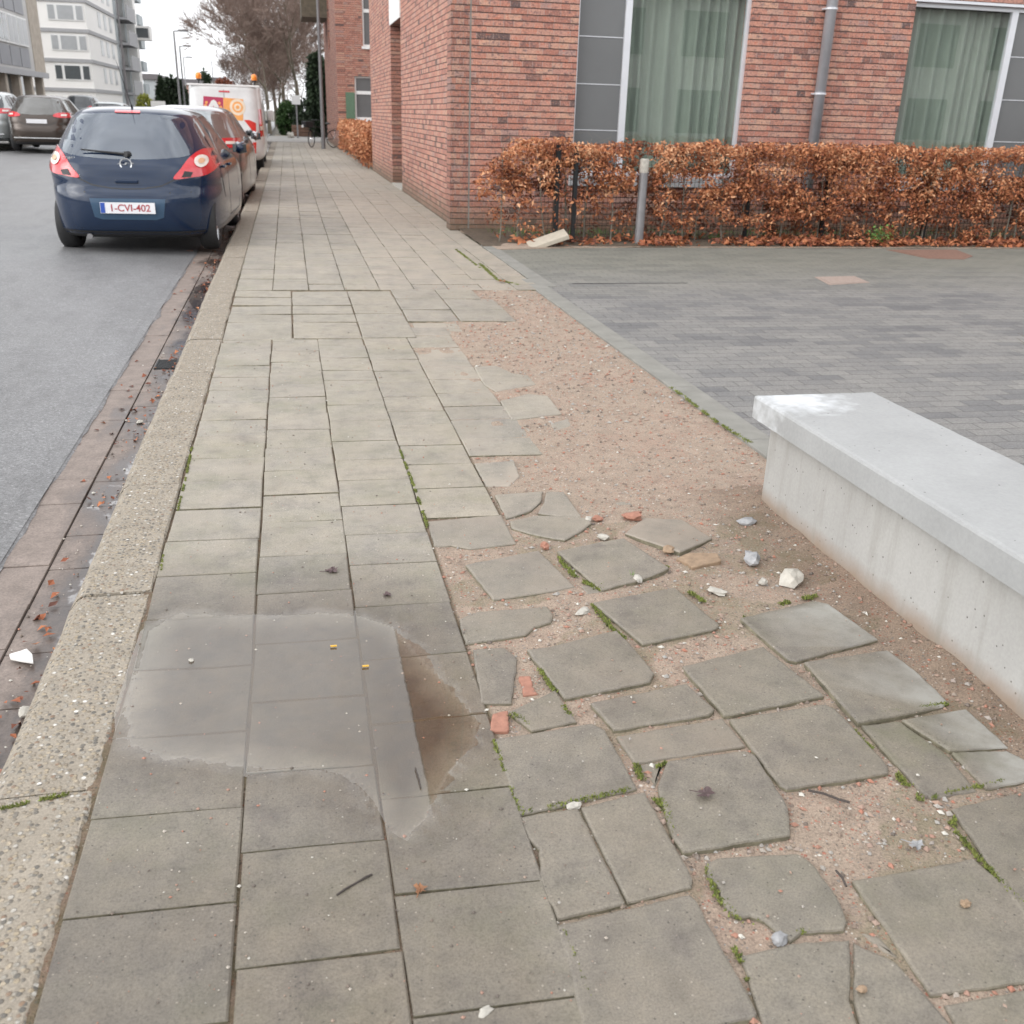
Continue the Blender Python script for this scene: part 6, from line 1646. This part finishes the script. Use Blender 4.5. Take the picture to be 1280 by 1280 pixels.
stn = atY(362.5, 151, 57); mb = MB(); mb.rock((0,0,0), .22, (1,.8,.9), 0, 3, sub=True); tag(mb.build('white_boulder', M['white_stone'], loc=(stn.x, 57, .12)), 'small white boulder at the end of the pavement', 'boulder')
struct_ = MB(); struct_.box((-1.0, 50, -.1), (8, 60.5, .012)); struct(struct_.build('crossing_pavement', M['far_pave']))

# =====================================================================
# TREES
# =====================================================================
M['twigs'] = simple('twig_haze_brown', (.23, .165, .135), .9, var=.3, vscale=3)  # brown made paler, distance haze put into the twig colour
def grow(mb, tw, rnd, p, d, l, r, lvl, maxl, up=.08):
    n = 3 if lvl < 3 else (2 if lvl < 5 else 1)
    for k in range(n):
        q = p + d*(l/n); (mb if lvl < 4 else tw).tube(p, q, r, r*.86, 7 if lvl < 2 else (4 if lvl < 4 else 3), cap=False); p = q; r *= .86
        if 1 <= lvl <= 3 and rnd.random() < .8:
            ax = Vector((rnd.gauss(0, 1), rnd.gauss(0, 1), rnd.gauss(-.1, .5))).normalized(); grow(mb, tw, rnd, p, (d*.5 + ax).normalized(), l*.42, max(.012, r*.3), 4 if lvl < 3 else 5, maxl, up)
        d = (d + Vector((rnd.gauss(0, .09), rnd.gauss(0, .09), rnd.gauss(up*.4, .05)))).normalized()
    if lvl >= maxl: return
    kids = rnd.choice((2, 3)) if lvl < 1 else (rnd.choice((3, 4)) if lvl < 4 else rnd.choice((4, 5)))
    for k in range(kids):
        ax = Vector((rnd.gauss(0, 1), rnd.gauss(0, 1), rnd.gauss(0, .3))).normalized()
        nd = (d + ax*rnd.uniform(.45, .95)).normalized(); nd = (nd + Vector((0, 0, up))).normalized()
        grow(mb, tw, rnd, p, nd, l*rnd.uniform(.66, .9), max(.014, r*rnd.uniform(.5, .7)), lvl+1, maxl, up)
def bare_tree(loc, label, seed, H, maxl=6, src=None):
    t = empty('bare_tree', loc, 0, label, 'tree', 'leafless trees at the end of the street')
    rnd = random.Random(seed); mb = MB(); tw = MB()
    grow(mb, tw, rnd, Vector((0,0,-.1)), Vector((rnd.gauss(0,.04), 0, 1)).normalized(), H*.22, H*.016, 0, maxl)
    mb.build('trunk', M['bark'], t, smooth=True); tw.build('crown', M['twigs'], t); t.scale = (.74, .74, 1)
    return t
def copy_tree(src, loc, rz, s, label):
    r = src.copy(); COL.objects.link(r); r.location = loc; r.rotation_euler = (0,0,rz); r.scale = (s*.76, s*.76, s); r['label'] = label
    for ch in src.children:
        c_ = ch.copy(); COL.objects.link(c_); c_.parent = r
    return r
def bx(px, Y): return atY(px, 140, Y).x
tA = bare_tree((bx(336, 70), 70, 0), 'forked bare tree behind the dark car at the end of the parked row', 11, 12.5)
tB = bare_tree((bx(372, 64), 64, 0), 'bare tree directly behind the white sign at the end of the pavement', 23, 14)
tC = bare_tree((bx(312, 84), 84, 0), 'lower bare tree on the left flank of the group, over the white van', 31, 11)
copy_tree(tA, (bx(356, 80), 80, 0), 2.1, 1.15, 'tall bare tree in the middle of the group, behind the forked one')
copy_tree(tB, (bx(322, 92), 92, 0), 4.0, 1.1, 'bare tree rising behind the beacon of the white van')
copy_tree(tC, (bx(300, 100), 100, 0), 1.0, .8, 'leftmost bare tree, thin crown against the white sky')
for q_, (px, Y, sc2, rz2, lb) in enumerate(((314, 98, .85, 3.9, 'medium bare tree in the second row over the white van'), (350, 74, .7, 1.4, 'medium bare tree just right of the forked tree'), (378, 76, .75, 5.9, 'medium bare tree left of the street pole'), (304, 82, .48, 1.9, 'low bushy bare tree over the right end of the white van roof'), (324, 86, .5, 4.4, 'low bushy bare tree between the van beacon and the forked tree'), (346, 90, .55, 5.5, 'low bushy bare tree behind the forked tree'), (366, 88, .55, .3, 'low bushy bare tree behind the white sign'), (384, 92, .6, 2.7, 'low bushy bare tree behind the dark evergreen'))): copy_tree((tA, tB)[q_ % 2], (bx(px, Y), Y, 0), rz2, sc2, lb)
copy_tree(tA, (bx(392, 84), 84, 0), 3.3, 1.1, 'bare tree half hidden by the street pole')
copy_tree(tC, (bx(345, 104), 104, 0), 5.0, 1.5, 'farthest bare tree at the centre of the group')
copy_tree(tB, (bx(322, 76), 76, 0), .7, .75, 'small bare tree just right of the white van roof')
M['evergreen'] = grass_like('evergreen', [(.008,.016,.008),(.02,.035,.015),(.035,.06,.025),(.05,.08,.03)], .7)
M['privet'] = grass_like('privet', [(.02,.05,.012),(.04,.09,.02),(.07,.13,.03)], .7)
M['golden'] = grass_like('golden_shrub', [(.16,.18,.02),(.30,.32,.05),(.42,.42,.10)], .7)
M['rusty'] = grass_like('rusty_shrub', [(.18,.05,.025),(.30,.09,.045),(.36,.14,.07)], .7)
def blob_plant(name, label, px0, px1, pyt, Y, mat, cat, seed, n=2600, cone=False, s=.28):
    a = atY(px0, pyt, Y); b_ = atY(px1, pyt, Y); H = a.z; W = (b_.x-a.x)/2
    r = empty(name, ((a.x+b_.x)/2, Y+W, 0), 0, label, cat); rnd = random.Random(seed); mb = MB(); k = 0
    off = Vector((seed*3.3, 0, 0))
    while k < n:
        x, y, z = rnd.uniform(-1, 1), rnd.uniform(-1, 1), rnd.random()
        rr = math.hypot(x, y); lim = (1-z)*.95+.1 if cone else math.sqrt(max(0, 1-(2*z-.9)**2*.75))
        lim *= 1 + .35*noise.noise(Vector((x*2.2, y*2.2, z*4)) + off)
        if rr > lim or (rr < lim*.5 and z < .85): continue
        if noise.noise(Vector((x*4, y*4, z*7)) + off) < -.25: continue
        d = Vector((x, y, rnd.gauss(0, .5))).normalized(); leaf_mesh(mb, Vector((x*W, y*W, z*H)), d, Vector((rnd.gauss(0,.4), rnd.gauss(0,.4), 1)), rnd.uniform(.6, 1.2)*s, .35, min(1, max(0, .3+.5*rnd.random()*z+.4*noise.noise(Vector((x*3, y*3, z*5)))))); k += 1
    mb.build('crown', mat, r); t = MB(); t.tube((0,0,-.1), (0,0,H*.8), .08*H/3, .03, 8); t.build('trunk', M['bark'], r)
    return r
blob_plant('evergreen_tree', 'dark evergreen tree between the bare trees and the street pole', 384, 408, 66, 60, M['evergreen'], 'tree', 3, 4000, s=.3)
blob_plant('evergreen_shrub', 'dark green shrub under the bare trees right of the sign', 366, 400, 124, 63, M['evergreen'], 'shrub', 4, 2200, s=.2)
blob_plant('privet_shrub', 'mid green shrub under the bare trees left of the sign', 346, 372, 127, 64, M['privet'], 'shrub', 5, 2400, s=.2)
blob_plant('conifer', 'dark conifer, left of the pair beside the balcony block', 189, 208, 93, 104, M['evergreen'], 'tree', 6, 2600, cone=True, s=.4)
blob_plant('conifer', 'broad dark conifer in front of the pink brick house', 196, 230, 96, 108, M['evergreen'], 'tree', 7, 3800, s=.4)
blob_plant('golden_shrub', 'yellow-green round shrub at the foot of the balcony block', 169, 188, 117, 88, M['golden'], 'shrub', 8, 1800, s=.22)
blob_plant('rusty_shrub', 'orange-brown leafy tree over the middle of the white van roof', 262, 296, 98, 90, M['rusty'], 'tree', 9, 2200, s=.3)
blob_plant('conifer', 'small dark conifer top above the left beacon of the van', 246, 262, 88, 140, M['evergreen'], 'tree', 10, 1200, s=.5)
# low white garden wall
a = atY(188, 126, 84); b_ = atY(206, 126, 84); mb = MB(); mb.box((a.x, 84, 0), (b_.x, 84.2, a.z)); tag(mb.build('garden_wall', M['white_wall'], bevel=.02), 'low pale garden wall in front of the dark conifers', 'wall')

# unseen building behind the viewer, shaped to block sky in the window reflections
nb = empty('facing_building', (9, -13, 0), 0, 'unseen pale building across the driveway, shaped for the reflections in the ground floor windows', 'building')
mb = MB(); mb.box((3, -22, -.1), (60, -13, 6)); PB(mb, 'wall', M['white_wall'], nb)
mb = MB(); mb.box((2.7, -22, 6), (60.3, -12.7, 6.3)); PB(mb, 'roof', M['slate'], nb)
for k in range(2):
    for i in range(15):
        mb = MB(); mb.box((5+i*3.4, -12.998, 1+k*2.8), (6.8+i*3.4, -12.95, 2.6+k*2.8)); PB(mb, 'window', M['shade_glass'], nb)

# =====================================================================
# SKY, SUN, CAMERA
# =====================================================================
world = bpy.data.worlds.new('World'); sc.world = world; world.use_nodes = True
nt = world.node_tree; bgn = nt.nodes['Background']
sky = nt.nodes.new('ShaderNodeTexSky'); sky.sky_type = 'NISHITA'; sky.sun_disc = False; sky.sun_elevation = R(30); sky.sun_rotation = R(246); sky.air_density = 1.0; sky.dust_density = 4.0
hs = nt.nodes.new('ShaderNodeHueSaturation'); hs.inputs['Saturation'].default_value = .10
L(nt, sky.outputs[0], hs.inputs['Color'])
# cloud deck: even out the clear-sky gradient with a grey-white layer
mxs = nt.nodes.new('ShaderNodeMix'); mxs.data_type = 'RGBA'; mxs.inputs[0].default_value = .62
L(nt, hs.outputs[0], mxs.inputs[6]); mxs.inputs[7].default_value = (15.0, 15.2, 15.6, 1)
tcw = N(nt, 'ShaderNodeTexCoord'); cn = noise_t(nt, tcw.outputs['Generated'], 2.2, 5, .6)
cl = mixc(nt, 1.0, mxs.outputs[2], ramp(nt, cn, [(.32, .62), (.5, 1.0), (.68, 1.45)]), 'MULTIPLY')
L(nt, cl, bgn.inputs['Color']); bgn.inputs['Strength'].default_value = .15
sun = bpy.data.lights.new('Sun', 'SUN'); sun.energy = .7; sun.angle = R(45); sun.color = (1, .96, .90)
so_ = bpy.data.objects.new('sun', sun); COL.objects.link(so_)
az = R(246); el = R(30)
sv = Vector((math.sin(az)*math.cos(el), math.cos(az)*math.cos(el), math.sin(el)))
so_.rotation_euler = sv.to_track_quat('Z', 'Y').to_euler()
cam = bpy.data.cameras.new('Camera'); co = bpy.data.objects.new('camera', cam); COL.objects.link(co)
cam.sensor_width = 36; cam.lens = 36*FPX/1280; cam.clip_start = .05; cam.clip_end = 2000
m3 = Matrix((cr, cu, -cw)).transposed(); co.matrix_world = Matrix.Translation(CAM) @ m3.to_4x4()
cam.dof.use_dof = True; cam.dof.focus_distance = 3.4; cam.dof.aperture_fstop = 6.3
sc.camera = co
sc.view_settings.view_transform = 'Standard'; sc.view_settings.look = 'None'; sc.view_settings.gamma = 1; sc.view_settings.exposure = 0.18
sc.render.engine = 'CYCLES'
sc.cycles.max_bounces = 8; sc.cycles.transparent_max_bounces = 12
